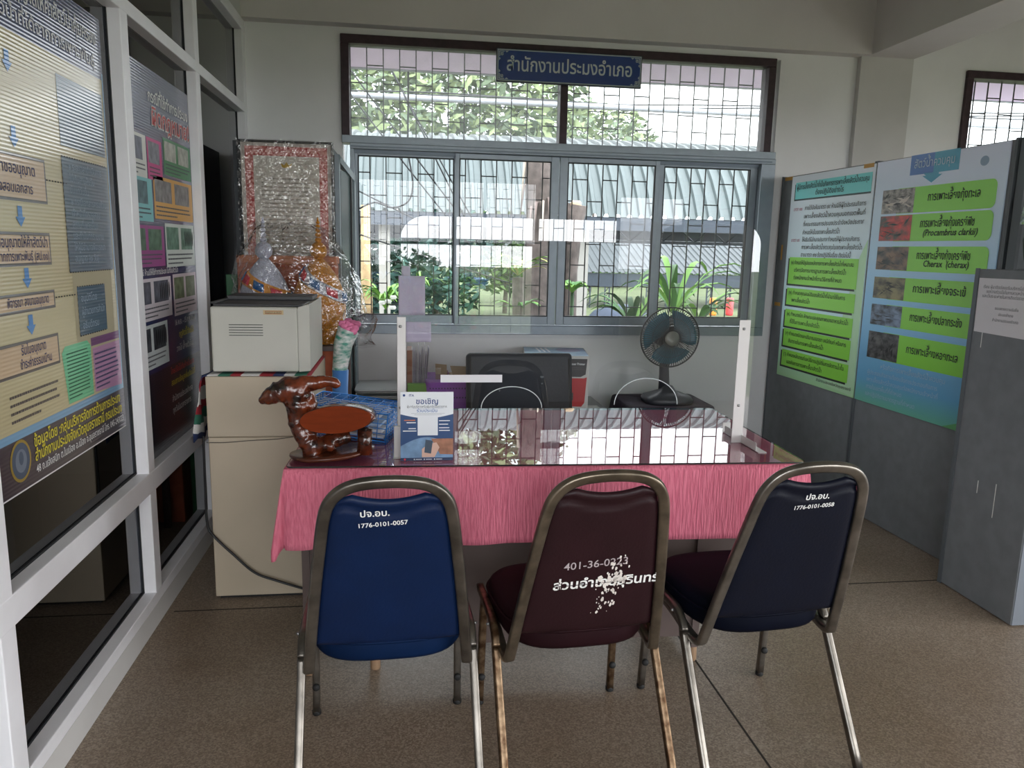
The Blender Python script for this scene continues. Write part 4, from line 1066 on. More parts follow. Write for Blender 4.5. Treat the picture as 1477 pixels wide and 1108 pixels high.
mb.tube([MF @ Vector((FR * math.cos(a), 0, FR * math.sin(a))) for a in [2 * PI * i / 48 for i in range(48)]], .0048, 6, closed=True)
for rad, y in ((.055, -.035), (.12, -.028)): mb.tube([MF @ Vector((rad * math.cos(a), y, rad * math.sin(a))) for a in [2 * PI * i / 32 for i in range(32)]], .0014, 5, closed=True)
for side, off in ((-1, 0), (1, .5)):
    for i in range(76):
        a = 2 * PI * (i + off) / 76; da = .14
        mb.tube([MF @ Vector((rad * math.cos(a + q), side * y, rad * math.sin(a + q))) for rad, y, q in ((.042, .036, da), (.09, .035, da * .55), (.14, .026, da * .2), (.172, .012, .03), (FR, .001, 0))], .0016, 4)
mb.build('wire_guard', fan)
mb = MB(M_CAP); mb.lathe([(.046, 0), (.046, .006), (.040, .013), (.0, .015)], 24, M=MF @ Matrix.Translation((0, -.034, 0)) @ Matrix.Rotation(PI / 2, 4, 'X')); mb.build('hub_cap', fan)
for k in range(3):
    a0 = 2 * PI * k / 3 + .35; vs = []; fs = []; n1, n2 = 8, 8
    for i in range(n1 + 1):
        rad = .03 + .135 * i / n1
        for j in range(n2 + 1):
            w_ = (.55 + .62 * math.sin(PI * min(1, i / n1 * .9 + .1) * .62)); q = -w_ + 2 * w_ * j / n2
            vs.append(MF @ Vector((rad * math.cos(a0 + q * .78 + .3 * i / n1), .012 * q * 1.3, rad * math.sin(a0 + q * .78 + .3 * i / n1))))
    for i in range(n1):
        for j in range(n2): b_ = i * (n2 + 1) + j; fs.append((b_, b_ + 1, b_ + n2 + 2, b_ + n2 + 1))
    mb = MB(M_BLADE); mb.add(vs, fs, None, True); mb.build('blade', fan, solid=.003)

# ------------------------------------------------------------------ display boards with posters
M_BOARD = mat('dark_grey_felt_board', (124, 128, 132), .8, noise=(14, .12)); M_BEDGE = mat('grey_board_edge', (92, 98, 102), .6)
bdir = Vector((.04, -1, 0)).normalized()                   # runs from the back wall towards the camera
def bpt(o, z, off=0):
    nrm = Vector((-1, -.04, 0)).normalized()
    yy = 4.895 - o; p = Vector((2.57 - .04 * (yy - 3.6), yy, z)); return p + nrm * off
def board(name, o0, o1, label):
    t = thing(name, label, 'display board', bpt((o0 + o1) / 2, 0))
    a, b = bpt(o0, 0), bpt(o1, 0); c, d = bpt(o1, 0, -.035), bpt(o0, 0, -.035)
    mb = MB(M_BOARD); mb.prism([(p.x, p.y) for p in (a, b, c, d)], .004, 1.968); mb.build('panel', t)
    for o in (o0 + .006, o1 - .006):
        p, q = bpt(o - .006, 0, .004), bpt(o + .006, 0, .004); r_, s_ = bpt(o + .006, 0, -.039), bpt(o - .006, 0, -.039)
        mb = MB(M_BEDGE); mb.prism([(k.x, k.y) for k in (p, q, r_, s_)], 0, 1.974); mb.build('edge_strip', t)
    return t
board('display_board', -.135, .862, 'dark grey display board standing against the window wall')
board('display_board', .868, 1.815, 'dark grey display board with the photo poster, nearer the camera')
t3 = thing('display_board', 'dark grey board turned sideways at the end of the poster boards', 'display board', (3.1, 3.05, 0))
mb = MB(M_BOARD); mb.box(2.605, 3.6, 3.03, 3.065, .004, 1.965); mb.build('panel', t3)
mb = MB(M_BEDGE); mb.box(2.595, 2.612, 3.024, 3.07, 0, 1.972); mb.build('edge_strip', t3)
def gsheet(o0, z0, off=.006):
    return Sheet(bpt(o0, z0, off), bdir, (0, 0, 1), .0005)
def gradmat(name, stops, z0, z1, mixcol=None):
    """printed vertical colour fade"""
    m = bpy.data.materials.new(name); m.use_nodes = True
    nt = m.node_tree; N = nt.nodes; L = nt.links; P = N['Principled BSDF']; P.inputs['Roughness'].default_value = .42
    tc = N.new('ShaderNodeTexCoord'); sp = N.new('ShaderNodeSeparateXYZ'); mr = N.new('ShaderNodeMapRange'); mr.inputs['From Min'].default_value = z0; mr.inputs['From Max'].default_value = z1
    rp = N.new('ShaderNodeValToRGB'); e = rp.color_ramp.elements
    for i, (p, c) in enumerate(stops):
        q = e[i] if i < 2 else e.new(p); q.position = p; q.color = rgb(*c)
    L.new(tc.outputs['Object'], sp.inputs[0]); L.new(sp.outputs['Z'], mr.inputs['Value']); L.new(mr.outputs['Result'], rp.inputs['Fac']); L.new(rp.outputs['Color'], P.inputs['Base Color'])
    return m
M_GRN = mat('poster_green', (142, 222, 66), .42); M_DGRN = mat('poster_dark_shadow_bar', (20, 34, 22), .5); M_TEAL = mat('poster_teal', (118, 222, 222), .42)
M_DTEAL = mat('poster_dark_teal', (30, 60, 66), .5); M_PINKT = mat('poster_pink_ink', (176, 84, 110), .6)
# text poster
tp = thing('text_poster', 'pale blue text poster with five green boxes on the board by the window', 'poster', bpt(.43, .66, .002))
M_PA = gradmat('pale_blue_fade', ((0, (176, 226, 170)), (.25, (198, 236, 240)), (.7, (222, 240, 250)), (1, (234, 240, 250))), 0, 1.30)
oz = .655
s = gsheet(0, oz, .0065); H_ = 1.962 - oz
mb = MB(M_PA); a, b, c, d = bpt(.003, 0, .001), bpt(.866, 0, .001), bpt(.866, 0, .0062), bpt(.003, 0, .0062)
mb.prism([(k.x, k.y) for k in (a, b, c, d)], oz, 1.962); mb.build('poster_board', tp)
s.poly('artwork', [(.56, .03), (.862, .005), (.862, .90), (.80, .80)], mat('poster_green_wash', (190, 230, 188), .45), 1)
s.rect('artwork', .045, 1.805 - oz, .80, .105, M_DTEAL, 1); s.rect('artwork', .055, 1.815 - oz, .79, .105, M_TEAL, 2)
for i, (z1, z0) in enumerate(((1.445, 1.272), (1.245, 1.135), (1.105, .992), (.978, .862), (.836, .729))):
    s.rect('artwork', .036, z0 - oz - .012, .745, z1 - z0 + .004, M_DGRN, 2); s.rect('artwork', .052, z0 - oz, .745, z1 - z0, M_GRN, 3)
def T(x, z, t, size, m=M_INK, w=None, bold=.006, al='l', fit=None): s.text('lettering', t, x, z - oz, size, m, 5, al, w, bold, fit=fit)
T(.448, 1.876, 'ผู้มีการเลี้ยงสัตว์น้ำที่เป็นกิจการการเพาะเลี้ยงสัตว์น้ำควบคุม', .042, M_DTEAL, .75, .012, 'c'); T(.44, 1.832, 'ต้องปฏิบัติอย่างไร', .042, M_DTEAL, .3, .012, 'c')
T(.055, 1.742, 'มาตรา ๗๗', .030, M_PINKT, .10); T(.055, 1.545, 'มาตรา ๗๘', .030, M_PINKT, .10)
for i, (x, t) in enumerate(((.185, 'ภายใต้บังคับมาตรา ๗๙ ห้ามมิให้ผู้ใดประกอบกิจการ'), (.185, 'เพาะเลี้ยงสัตว์น้ำควบคุมนอกเขตพื้นที่'), (.185, 'ที่คณะกรรมการประมงประจำจังหวัดประกาศ'), (.185, 'กำหนดให้เป็นเขตเพาะเลี้ยงสัตว์น้ำ'))):
    T(x, 1.742 - i * .0505, t, .036, M_INK, None, .006, 'l', .63 if i < 3 else .40)
for i, t in enumerate(('ให้อธิบดีมีอำนาจประกาศกำหนดให้ผู้ประกอบกิจการ', 'การเพาะเลี้ยงสัตว์น้ำควบคุมในเขตเพาะเลี้ยงสัตว์น้ำ', 'ตามมาตรา ๗๗ ต้องปฏิบัติในเรื่อง ดังต่อไปนี้')):
    T(.185, 1.545 - i * .047, t, .036, M_INK, None, .006, 'l', (.60, .63, .53)[i])
for z, rows in ((1.400, ('(๑) กำหนดให้มีรูปแบบหลักการการเพาะเลี้ยงสัตว์น้ำที่เหมาะสม', 'บริหารจัดการมาตรฐานการเพาะเลี้ยงสัตว์น้ำ', 'ต่อพนักงานเจ้าหน้าที่ตามวิธีการที่กำหนด')), (1.205, ('(๒) กำหนดคุณสมบัติของสัตว์น้ำที่นำมาใช้ในการ', 'เพาะเลี้ยงสัตว์น้ำ')), (1.064, ('(๓) กำหนดชนิด ลักษณะและคุณภาพของอาหารสัตว์น้ำ', 'ที่ใช้ในการเพาะเลี้ยงสัตว์น้ำ')), (.936, ('(๔) กำหนดชนิดและปริมาณของยา เคมีภัณฑ์ หรือสาร', 'อันตรายในการเพาะเลี้ยงสัตว์น้ำ')), (.796, ('(๕) กำหนดหลักเกณฑ์และวิธีการปฏิบัติในการจัดการน้ำทิ้ง', 'ของกิจการการเพาะเลี้ยงสัตว์น้ำ'))):
    for i, t in enumerate(rows): T(.075 if i == 0 else .12, z - i * .048, t, .034, M_INK, .68, .006)
T(.84, .690, 'สำนักงานประมงจังหวัดอุบลราชธานี', .026, M_DGRN, .36, 0, 'r')
s.build(tp)
# photo poster
pp = thing('photo_poster', 'blue poster with six fishery photos beside green title bars', 'poster', bpt(1.32, .66, .002))
M_PB = gradmat('sky_blue_fade', ((0, (112, 190, 168)), (.10, (104, 176, 220)), (.45, (150, 206, 246)), (.8, (212, 232, 250)), (1, (224, 230, 250))), 0, 1.30)
o0, o1 = .880, 1.782
s = gsheet(.875, oz, .0065)
mb = MB(M_PB); a, b, c, d = bpt(o0, 0, .001), bpt(o1, 0, .001), bpt(o1, 0, .0062), bpt(o0, 0, .0062)
mb.prism([(k.x, k.y) for k in (a, b, c, d)], oz, 1.964); mb.build('poster_board', pp)
M_HEAD = mat('poster_head_blue', (62, 116, 190), .42); M_HEAD2 = mat('poster_head_cyan', (52, 158, 190), .42)
s.rect('artwork', .275, 1.872 - oz, .17, .098, M_HEAD, 1); s.rect('artwork', .445, 1.872 - oz, .17, .098, M_HEAD2, 1)
s.poly('artwork', [(.375, 1.875 - oz), (.395, 1.862 - oz), (.37, 1.862 - oz), (.44, 1.825 - oz), (.51, 1.862 - oz), (.485, 1.862 - oz), (.485, 1.875 - oz)], M_HEAD2, 1)
s.text('lettering', 'สัตว์น้ำควบคุม', .445, 1.905 - oz, .058, mat('poster_pale_text', (206, 224, 240), .6), 4, 'c', .28, .006)
s.ell('artwork', .77, 1.895 - oz, .026, .022, mat('poster_faint_seal', (150, 172, 196), .6), 1)
s.poly('artwork', [(.70, .0), (.905, .0), (.905, .16), (.84, .05)], mat('poster_sea_green', (104, 176, 116), .45), 1)
PHO = (('photo_pale_shrimp', (176, 166, 156), (70, 62, 60), 34), ('photo_red_crayfish', (224, 40, 28), (26, 40, 20), 14), ('photo_dark_crayfish', (140, 104, 80), (20, 20, 24), 15), ('photo_crocodile', (150, 138, 92), (44, 32, 22), 13), ('photo_fish_cages', (130, 150, 180), (22, 26, 36), 16), ('photo_shell_racks', (104, 102, 102), (22, 20, 20), 22))
ROW = (('การเพาะเลี้ยงกุ้งทะเล', None), ('การเพาะเลี้ยงกุ้งเครย์ฟิช', '(Procambrus clarkii)'), ('การเพาะเลี้ยงกุ้งเครย์ฟิช', 'Cherax  (cherax)'), ('การเพาะเลี้ยงจระเข้', None), ('การเพาะเลี้ยงปลากระชัง', None), ('การเพาะเลี้ยงหอยทะเล', None))
Z = ((1.812, 1.684), (1.676, 1.542), (1.515, 1.390), (1.354, 1.236), (1.207, 1.092), (1.058, .908))
for i, ((z1, z0), (nm, c1, c2, sc)) in enumerate(zip(Z, PHO)):
    zz0, zz1 = z0 - oz, z1 - oz
    x1 = .862
    s.poly('title_bar', [(.20, zz0)] + [(x1 - .03 + .03 * math.cos(a), zz0 + .03 + .03 * math.sin(a)) for a in [-PI / 2 + PI / 2 * k / 5 for k in range(6)]] + [(x1 - .03 + .03 * math.cos(a), zz1 - .03 + .03 * math.sin(a)) for a in [PI / 2 * k / 5 for k in range(6)]] + [(.20, zz1)], M_GRN, 2)
    pm = mat(nm, c1, .4, noise=(sc, .5), col2=c2, stretch=(1, 1, 1.6))
    q = Sheet(s.O, s.u, s.v, s.e); q.rect('photo', .078, zz0 + .002, .252, zz1 - zz0 - .004, pm, 3)
    rr = random.Random(i + 30); M_d = mat(nm + '_dark', tuple(int(v * .6) for v in c2), .5)
    M_l = mat(nm + '_light', tuple(min(255, int(v * (1.2 if i == 0 else .8))) for v in c1), .5)
    for k in range(16 if i != 4 else 8):
        x, y, a = .10 + rr.random() * .20, zz0 + .02 + rr.random() * (zz1 - zz0 - .05), rr.uniform(-1, 1) if i < 4 else (0 if i == 4 else rr.choice((1.2, 1.5, 1.8)))
        l_, w_ = rr.uniform(.02, .05), rr.uniform(.003, .008); ca, sa = math.cos(a) * l_, math.sin(a) * l_ * .6
        pts = [(x - ca, y - sa), (x + w_, y - w_), (x + ca, y + sa), (x - w_, y + w_)]
        pts = [(min(max(px, .08), .328), min(max(py, zz0 + .004), zz1 - .004)) for px, py in pts]
        q.poly('photo', pts, M_l if k % 2 else M_d, 4 + k % 3)
    q.build(pp)
    t1, t2 = ROW[i]
    yb = zz0 + (zz1 - zz0) * (.52 if not t2 else .60)
    s.text('lettering', t1, (.60 if i in (0,) else .575), yb - .012, .056, M_INK, 5, 'c', .36 if i else .34, .010)
    if t2: s.text('lettering', t2, .60, zz0 + .026, .044, M_INK, 5, 'c', .36, .016, slant=.25 if i == 1 else .12)
M_PALE = mat('poster_pale_print', (172, 204, 226), .6)
s.text('lettering', 'หรือกิจการเพาะเลี้ยงสัตว์น้ำควบคุม', .45, .86 - oz, .036, M_PALE, 4, 'c', .5)
for i in range(4): s.text('lettering', ('ผู้ประกอบกิจการต้องแจ้งการประกอบกิจการ', 'เพาะเลี้ยงสัตว์น้ำควบคุมต่อพนักงานเจ้าหน้าที่', 'ภายในเขตพื้นที่ที่กำหนด', 'และปฏิบัติตามมาตรฐานที่กำหนด')[i], .10, .818 - i * .04 - oz, .032, M_PALE, 4, 'l', .72)
s.build(pp)
# bits of yellow tape
M_TAPE = mat('ochre_tape', (196, 146, 60), .6)
def tape(o, z, w, h, lab, off=.0006):
    q = Sheet(bpt(o, z, off), bdir, (0, 0, 1), .0004); mb = MB(M_TAPE); mb.add([q.p(0, 0, 1), q.p(w, 0, 1), q.p(w, h, 1), q.p(0, h, 1)], [(0, 1, 2, 3)]); tag(mb.build('tape_strip', solid=.0004), lab, 'tape')
tape(-.080, 1.425, .018, .10, 'upright ochre tape strip beside the pale text poster')
tape(-.110, 1.115, .075, .024, 'level ochre tape strip low beside the pale text poster')
tape(-.10, 1.945, .10, .022, 'ochre tape on the top corner of the board against the window wall')
tape(.76, 1.945, .09, .022, 'ochre tape on the board top above the text poster corner', .0072)
q = Sheet((2.68, 3.0299, 1.66), (1, 0, 0), (0, 0, 1)); mb = MB(M_TAPE); mb.add([q.p(0, 0, 1), q.p(.016, 0, 1), q.p(.016, .085, 1), q.p(0, .085, 1)], [(0, 1, 2, 3)]); tag(mb.build('tape_strip', solid=.0004), 'ochre tape strip on the sideways grey board', 'tape')
# scratches on the boards
M_SCR = mat('pale_scratch', (176, 182, 178), .8)

# near low board with the white notice
nb = thing('low_cabinet', 'waist high dark grey cabinet carrying a white paper notice', 'cabinet', (2.62, 2.83, 0))
mb = MB(M_BOARD); mb.box(2.412, 2.80, 2.578, 3.008, .004, 1.418); mb.build('case', nb, bevel=.004)
mb = MB(M_BEDGE); mb.box(2.4085, 2.4135, 2.99, 3.012, 0, 1.421); mb.build('edge_strip', nb)
mb = MB(mat('lit_end_grey', (104, 110, 118), .5)); mb.box(2.416, 2.80, 2.5755, 2.578, .006, 1.41); mb.build('end_panel', nb)  # end face has its own grey, the tone of its lit side put in
mb = MB(M_CHALK)
for y, z0, z1 in ((2.745, .40, .545), (2.845, .475, .53), (2.93, 1.09, 1.155)): mb.box(2.4112, 2.4122, y, y + .003, z0, z1)
mb.build('scratch', nb)
no = thing('paper_notice', 'white printed notice taped to the waist high grey cabinet', 'notice', (2.411, 2.85, 1.26))
mb = MB(M_PAPER); ring = []
s = Sheet((2.4108, 2.985, 1.155), (0, -1, 0), (0, 0, 1), .0005)
s.poly('sheet', [(.004, .0), (.33, -.006), (.335, .228), (.0, .226)], M_PAPER, 1)
for i, t in enumerate(('เรียน ผู้มาติดต่อขอรับบริการโปรดทราบ', 'ขอความร่วมมือในการสวมหน้ากากอนามัย', 'และเว้นระยะห่างในการติดต่อราชการ')): s.text('lettering', t, .03 + (.02 if i == 1 else 0), .185 - i * .019, .018, M_GREYINK, 2, 'l', .27)
for i, t in enumerate(('ขอแสดงความนับถือ', 'ประมงอำเภอ', 'สำนักงานประมงอำเภอ')): s.text('lettering', t, .17, .10 - i * .024, .016, M_GREYINK, 2, 'c', .2)
s.build(no)
# dark bag and clear plastic on the low cabinet
bgm = MB(mat('black_bin_liner', (16, 16, 18), .35, bump=(22, 1.0))); rr = random.Random(13); rings = []
for z, a in ((1.420, .12), (1.46, .155), (1.54, .16), (1.62, .15), (1.68, .13), (1.72, .06)):
    rings.append([(2.64 + (a + rr.uniform(-.012, .012)) * math.cos(t), 2.80 + (a + rr.uniform(-.012, .012)) * math.sin(t), z) for t in [2 * PI * i / 20 for i in range(20)]])
bgm.loft(rings); o = bgm.build('black_bag'); tag(o, 'black plastic bag sitting on the waist high grey cabinet', 'bag')
mb = MB(M_PLASTIC); rings = []
for z, a in ((1.60, .17), (1.66, .17), (1.72, .15), (1.77, .10)):
    rings.append([(2.63 + (a + rr.uniform(-.02, .02)) * math.cos(t), 2.80 + (a + rr.uniform(-.02, .02)) * math.sin(t), z) for t in [2 * PI * i / 16 for i in range(16)]])
mb.loft(rings, smooth=False, cap=False); o = mb.build('plastic_bag'); tag(o, 'clear plastic film over the black bag by the sideways board', 'bag')

# ------------------------------------------------------------------ sign over the window
sg = thing('office_sign', 'blue sign with white lettering fixed over the window head', 'sign', (1.02, 5.0, 2.482))
SY = 4.985
M_SBLUE = mat('sign_blue', (32, 66, 132), .25, spec=.6, coat=.3); M_SFR = mat('sign_navy_edge', (26, 34, 56), .4); M_SSIL = mat('sign_silver', (168, 182, 186), .45)
mb = MB(M_SFR); mb.box(.556, 1.486, SY, SY + .022, 2.482, 2.680); mb.build('sign_board', sg, bevel=.003)
mb = MB(M_STEEL); mb.box(.70, .72, SY + .022, 5.036, 2.60, 2.66); mb.box(1.32, 1.34, SY + .022, 5.036, 2.60, 2.66); mb.build('bracket', sg)
s = Sheet((.556, SY - .0004, 2.482), (1, 0, 0), (0, 0, 1)); w, h = .93, .198
s.rect('painted_face', .006, .006, w - .012, h - .012, M_SSIL, 1)
s.rect('painted_face', .013, .013, w - .026, h - .026, M_SBLUE, 2)
for fx, fy in ((0, 0), (1, 0), (0, 1), (1, 1)):
    X = lambda a: (.016 + a) if not fx else w - .016 - a
    Y = lambda b: (.016 + b) if not fy else h - .016 - b
    for P_ in ([(0, 0), (.034, 0), (.034, .006), (.006, .006), (.006, .034), (0, .034)], [(.010, .010), (.028, .010), (.028, .016), (.016, .016), (.016, .028), (.010, .028)], [(.036, .0), (.060, .0), (.048, .010)], [(0, .036), (.010, .046), (0, .058)], [(.018, .018), (.030, .020), (.020, .030)]):
        pts = [(X(a), Y(b)) for a, b in P_]
        s.poly('corner_ornament', pts if fx == fy else pts[::-1], M_SSIL, 3)
s.text('lettering', 'สำนักงานประมงอำเภอ', w / 2, .068, .112, mat('sign_lettering', (198, 208, 210), .5), 3, 'c', .80, .012, 4, fit=.80)
s.build(sg)

# ------------------------------------------------------------------ posters on the glass partition
XP = -1.0005
def ribbed(name, c, **k):
    m = mat(name, c, .35, spec=.5, coat=1.0, **k); nt = m.node_tree; N = nt.nodes; L = nt.links
    tc = N.new('ShaderNodeTexCoord'); wv = N.new('ShaderNodeTexWave'); wv.wave_type = 'BANDS'; wv.bands_direction = 'Z'; wv.inputs['Scale'].default_value = 30
    bp = N.new('ShaderNodeBump'); bp.inputs['Strength'].default_value = .12; bp.inputs['Distance'].default_value = .004
    L.new(tc.outputs['Object'], wv.inputs['Vector']); L.new(wv.outputs['Fac'], bp.inputs['Height']); L.new(bp.outputs['Normal'], N['Principled BSDF'].inputs['Normal']); L.new(bp.outputs['Normal'], N['Principled BSDF'].inputs['Coat Normal']); N['Principled BSDF'].inputs['Coat Roughness'].default_value = .12; N['Principled BSDF'].inputs['Coat IOR'].default_value = 1.9; return m
M_P1 = ribbed('poster_khaki', (190, 178, 138)); M_P1NAVY = ribbed('poster_deep_plum', (44, 36, 52)); M_P1HEAD = ribbed('poster_head_indigo', (54, 66, 104))
M_P1TEAL = ribbed('poster_slate_teal', (52, 84, 104)); M_P1BOX = ribbed('poster_tan_box', (196, 168, 134)); M_P1LINE = ribbed('poster_dark_outline', (70, 62, 62)); M_SKYB = ribbed('poster_sky_band', (112, 160, 196))
M_ARR = ribbed('poster_arrow_blue', (44, 122, 190)); M_GBOX = ribbed('poster_mint', (92, 190, 140)); M_PBOX = ribbed('poster_mauve', (180, 130, 168)); M_PUR2 = ribbed('poster_purple', (104, 44, 104))
M_YINK = mat('poster_yellow_ink', (214, 200, 60), .5); M_WINK = mat('poster_white_ink', (214, 214, 214), .5); M_BINK = mat('poster_blue_ink', (46, 52, 92), .5)
Y0, Z0 = 1.915, .805
s = Sheet((XP + .003, Y0, Z0), (0, 1, 0), (0, 0, 1), .0004)     # u runs to +Y so text reads left to right from inside
# the partition is looked at along -X: left in the picture is small Y
p1 = thing('flow_chart_poster', 'khaki flow chart poster with blue arrows on the partition glass', 'poster', (XP, 2.37, Z0))
W1_, H1_ = .93, 1.365
mb = MB(M_P1); mb.box(XP + .0005, XP + .0028, Y0, Y0 + W1_, Z0, Z0 + H1_); mb.build('poster_sheet', p1)
u = lambda y: y - Y0
v = lambda z: z - Z0
s.rect('artwork', 0, 0, W1_, v(.945), M_P1NAVY, 1); s.rect('artwork', 0, v(.945), W1_, .022, M_SKYB, 1)
s.rect('artwork', 0, -.0, W1_, .004, M_WINK, 2); s.rect('artwork', W1_ - .012, v(.95), .010, v(2.0) - v(.95), M_SKYB, 2)
s.rect('artwork', 0, v(1.98), W1_, v(2.17) - v(1.98), M_P1HEAD, 1)
s.rect('artwork', u(2.475), v(1.362), u(2.825) - u(2.475), v(1.70) - v(1.362), M_P1TEAL, 2); s.rect('artwork', u(2.48), v(1.73), .34, .20, M_P1TEAL, 2)
s.rect('artwork', u(2.515), v(1.166), u(2.735) - u(2.515), .151, M_P1TEAL, 2); s.rect('artwork', u(2.49), v(1.10), .31, .262, mat('poster_khaki_dark', (160, 150, 122), .5), 1)
for (a, b, c, d) in ((1.93, 2.365, 1.555, 1.675), (1.93, 2.36, 1.388, 1.476), (1.93, 2.362, 1.267, 1.318), (1.93, 2.363, 1.106, 1.194)):
    s.rect('artwork', u(a), v(c), b - a, d - c, M_P1LINE, 2); s.rect('artwork', u(a), v(c) + .008, b - a - .008, d - c - .016, M_P1BOX, 3)
for y, z in ((2.20, 1.515), (2.207, 1.355), (2.207, 1.231), (2.202, 1.715), (2.2, 1.9)):
    a, b = u(y), v(z); s.poly('artwork', [(a - .012, b + .028), (a - .012, b), (a - .026, b), (a, b - .026), (a + .026, b), (a + .012, b), (a + .012, b + .028)], M_ARR, 3)
for z in (1.293, 1.62):
    for k in range(8): s.rect('artwork', u(2.365) + k * .018, v(z), .010, .004, M_INK, 3)
for (x0, x1, z0, z1) in ((2.475, 2.825, 1.362, 1.70), (2.515, 2.735, 1.166, 1.317)):
    for k in range(int((x1 - x0) / .018)):
        for z in (z0, z1): s.rect('artwork', u(x0) + k * .018, v(z) - .002, .010, .004, M_INK, 3)
    for k in range(int((z1 - z0) / .018)): s.rect('artwork', u(x0) - .002, v(z0) + k * .018, .004, .010, M_INK, 3)
s.poly('artwork', [(u(2.377), v(1.13)), (u(2.40), v(.975)), (u(2.585), v(.972)), (u(2.585), v(1.13)), (u(2.56), v(1.148)), (u(2.40), v(1.148))], M_GBOX, 2)
s.poly('artwork', [(u(2.60), v(.975)), (u(2.83), v(.962)), (u(2.838), v(1.118)), (u(2.60), v(1.118))], M_PBOX, 2); s.rect('artwork', u(2.59), v(1.125), .245, .026, M_PUR2, 2)
s.lines('fine_print', u(2.405), v(.985), .165, .145, 13, mat('poster_green_ink', (30, 84, 60), .6), 3, 3); s.lines('fine_print', u(2.61), v(.98), .20, .125, 8, M_BINK, 3, 4)
s.lines('fine_print', u(2.06), v(.985), .29, .085, 4, M_P1LINE, 3, 5)
M_SEALG = mat('seal_gold', (150, 126, 52), .5); M_SEALD = mat('seal_slate', (74, 84, 100), .5)
s.ell('seal', u(2.088), v(.888), .055, .056, M_SEALG, 3); s.ell('seal', u(2.088), v(.888), .047, .048, M_SEALD, 4); s.ell('seal', u(2.088), v(.888), .030, .031, mat('seal_grey', (110, 118, 130), .5), 5); s.ell('seal', u(2.088), v(.895), .012, .018, M_SEALD, 6)
def T1(t, y0, y1, z, size, m, bold=.01): s.text('lettering', t, u(y0), v(z), size, m, 5, 'l', None, bold, fit=y1 - y0)
T1('ข้อมูลโดย :กลุ่มบริหารจัดการด้านการประมง', 2.165, 2.80, .905, .044, M_YINK, .014); T1('สำนักงานประมงจังหวัดอุบลราชธานี กรมประมง', 2.165, 2.81, .866, .044, M_YINK, .014)
T1('48 ถ.แจ้งสนิท ต.ในเมือง อ.เมือง จ.อุบลราชธานี โทร. 045-243023', 2.165, 2.82, .833, .030, M_WINK, .010)
T1('ขั้นตอนการขออนุญาตให้ค้าสัตว์ป่าคุ้มครอง', 1.94, 2.80, 2.08, .062, M_WINK, .012); T1('ชนิดสัตว์น้ำที่ได้จากการเพาะพันธุ์', 2.0, 2.78, 2.01, .05, M_WINK, .008)
T1('ยื่นคำขออนุญาต', 2.05, 2.30, 1.625, .040, M_BINK); T1('ตรวจสอบเอกสาร', 2.05, 2.28, 1.577, .036, M_BINK)
T1('ยื่นใบอนุญาตให้ค้าสัตว์ป่า', 2.02, 2.34, 1.437, .038, M_BINK); T1('ซากจากการเพาะพันธุ์ (สป.๑๑)', 2.02, 2.345, 1.402, .034, M_BINK)
T1('พิจารณา ลงนามอนุญาต', 2.09, 2.32, 1.284, .034, M_BINK); T1('รับใบอนุญาต', 2.14, 2.28, 1.158, .036, M_BINK); T1('ชำระค่าธรรมเนียม', 2.13, 2.31, 1.122, .034, M_BINK)
M_FAINT = mat('poster_faint_print', (142, 158, 172), .6)
for i, t in enumerate(('๏ ระยะเวลาดำเนินการ', 'ไม่เกินสามสิบวัน', 'นับแต่วันยื่น', '๏ กรณีเอกสารครบถ้วน', 'เจ้าหน้าที่ตรวจสอบ', 'สถานที่เพาะเลี้ยง', 'และทำบันทึกรายงาน', 'ให้ผู้มีอำนาจพิจารณา', 'อนุญาต (๗ วัน)')): s.text('fine_print', t, u(2.52), v(1.665) - i * .034, .030, M_FAINT, 4, 'l', .28)
for i, t in enumerate(('อนุมัติโดย', 'ผู้อำนวยการสำนัก', 'อธิบดีกรม')): s.text('fine_print', t, u(2.54), v(1.27) - i * .042, .032, M_FAINT, 4, 'l', .18)
s.build(p1)
# second poster
p2 = thing('fishing_gear_poster', 'navy poster of small pictures about fishing gear on the partition glass', 'poster', (XP, 3.44, .60))
Y0, Z0 = 2.995, .60; W2_, H2_ = .885, 1.525
M_P2 = ribbed('poster_navy', (36, 48, 96)); mb = MB(M_P2); mb.box(XP + .0005, XP + .0028, Y0, Y0 + W2_, Z0, Z0 + H2_); mb.build('poster_sheet', p2)
s = Sheet((XP + .003, Y0, Z0), (0, 1, 0), (0, 0, 1), .0004)
s.rect('artwork', 0, 0, W2_, .34, ribbed('poster_night_blue', (18, 26, 46)), 1)
s.text('lettering', 'กรณีที่ใช้ทำการประมง', u(3.30), v(2.000), .062, M_WINK, 5, 'l', None, .02, fit=.555)
s.text('lettering', 'ผิดกฎหมาย!', u(3.33), v(1.915), .098, M_WINK, 4, 'l', None, .055, fit=.535); s.text('lettering', 'ผิดกฎหมาย!', u(3.335), v(1.917), .095, mat('poster_red_ink', (196, 60, 56), .5), 6, 'l', None, .012, fit=.525)
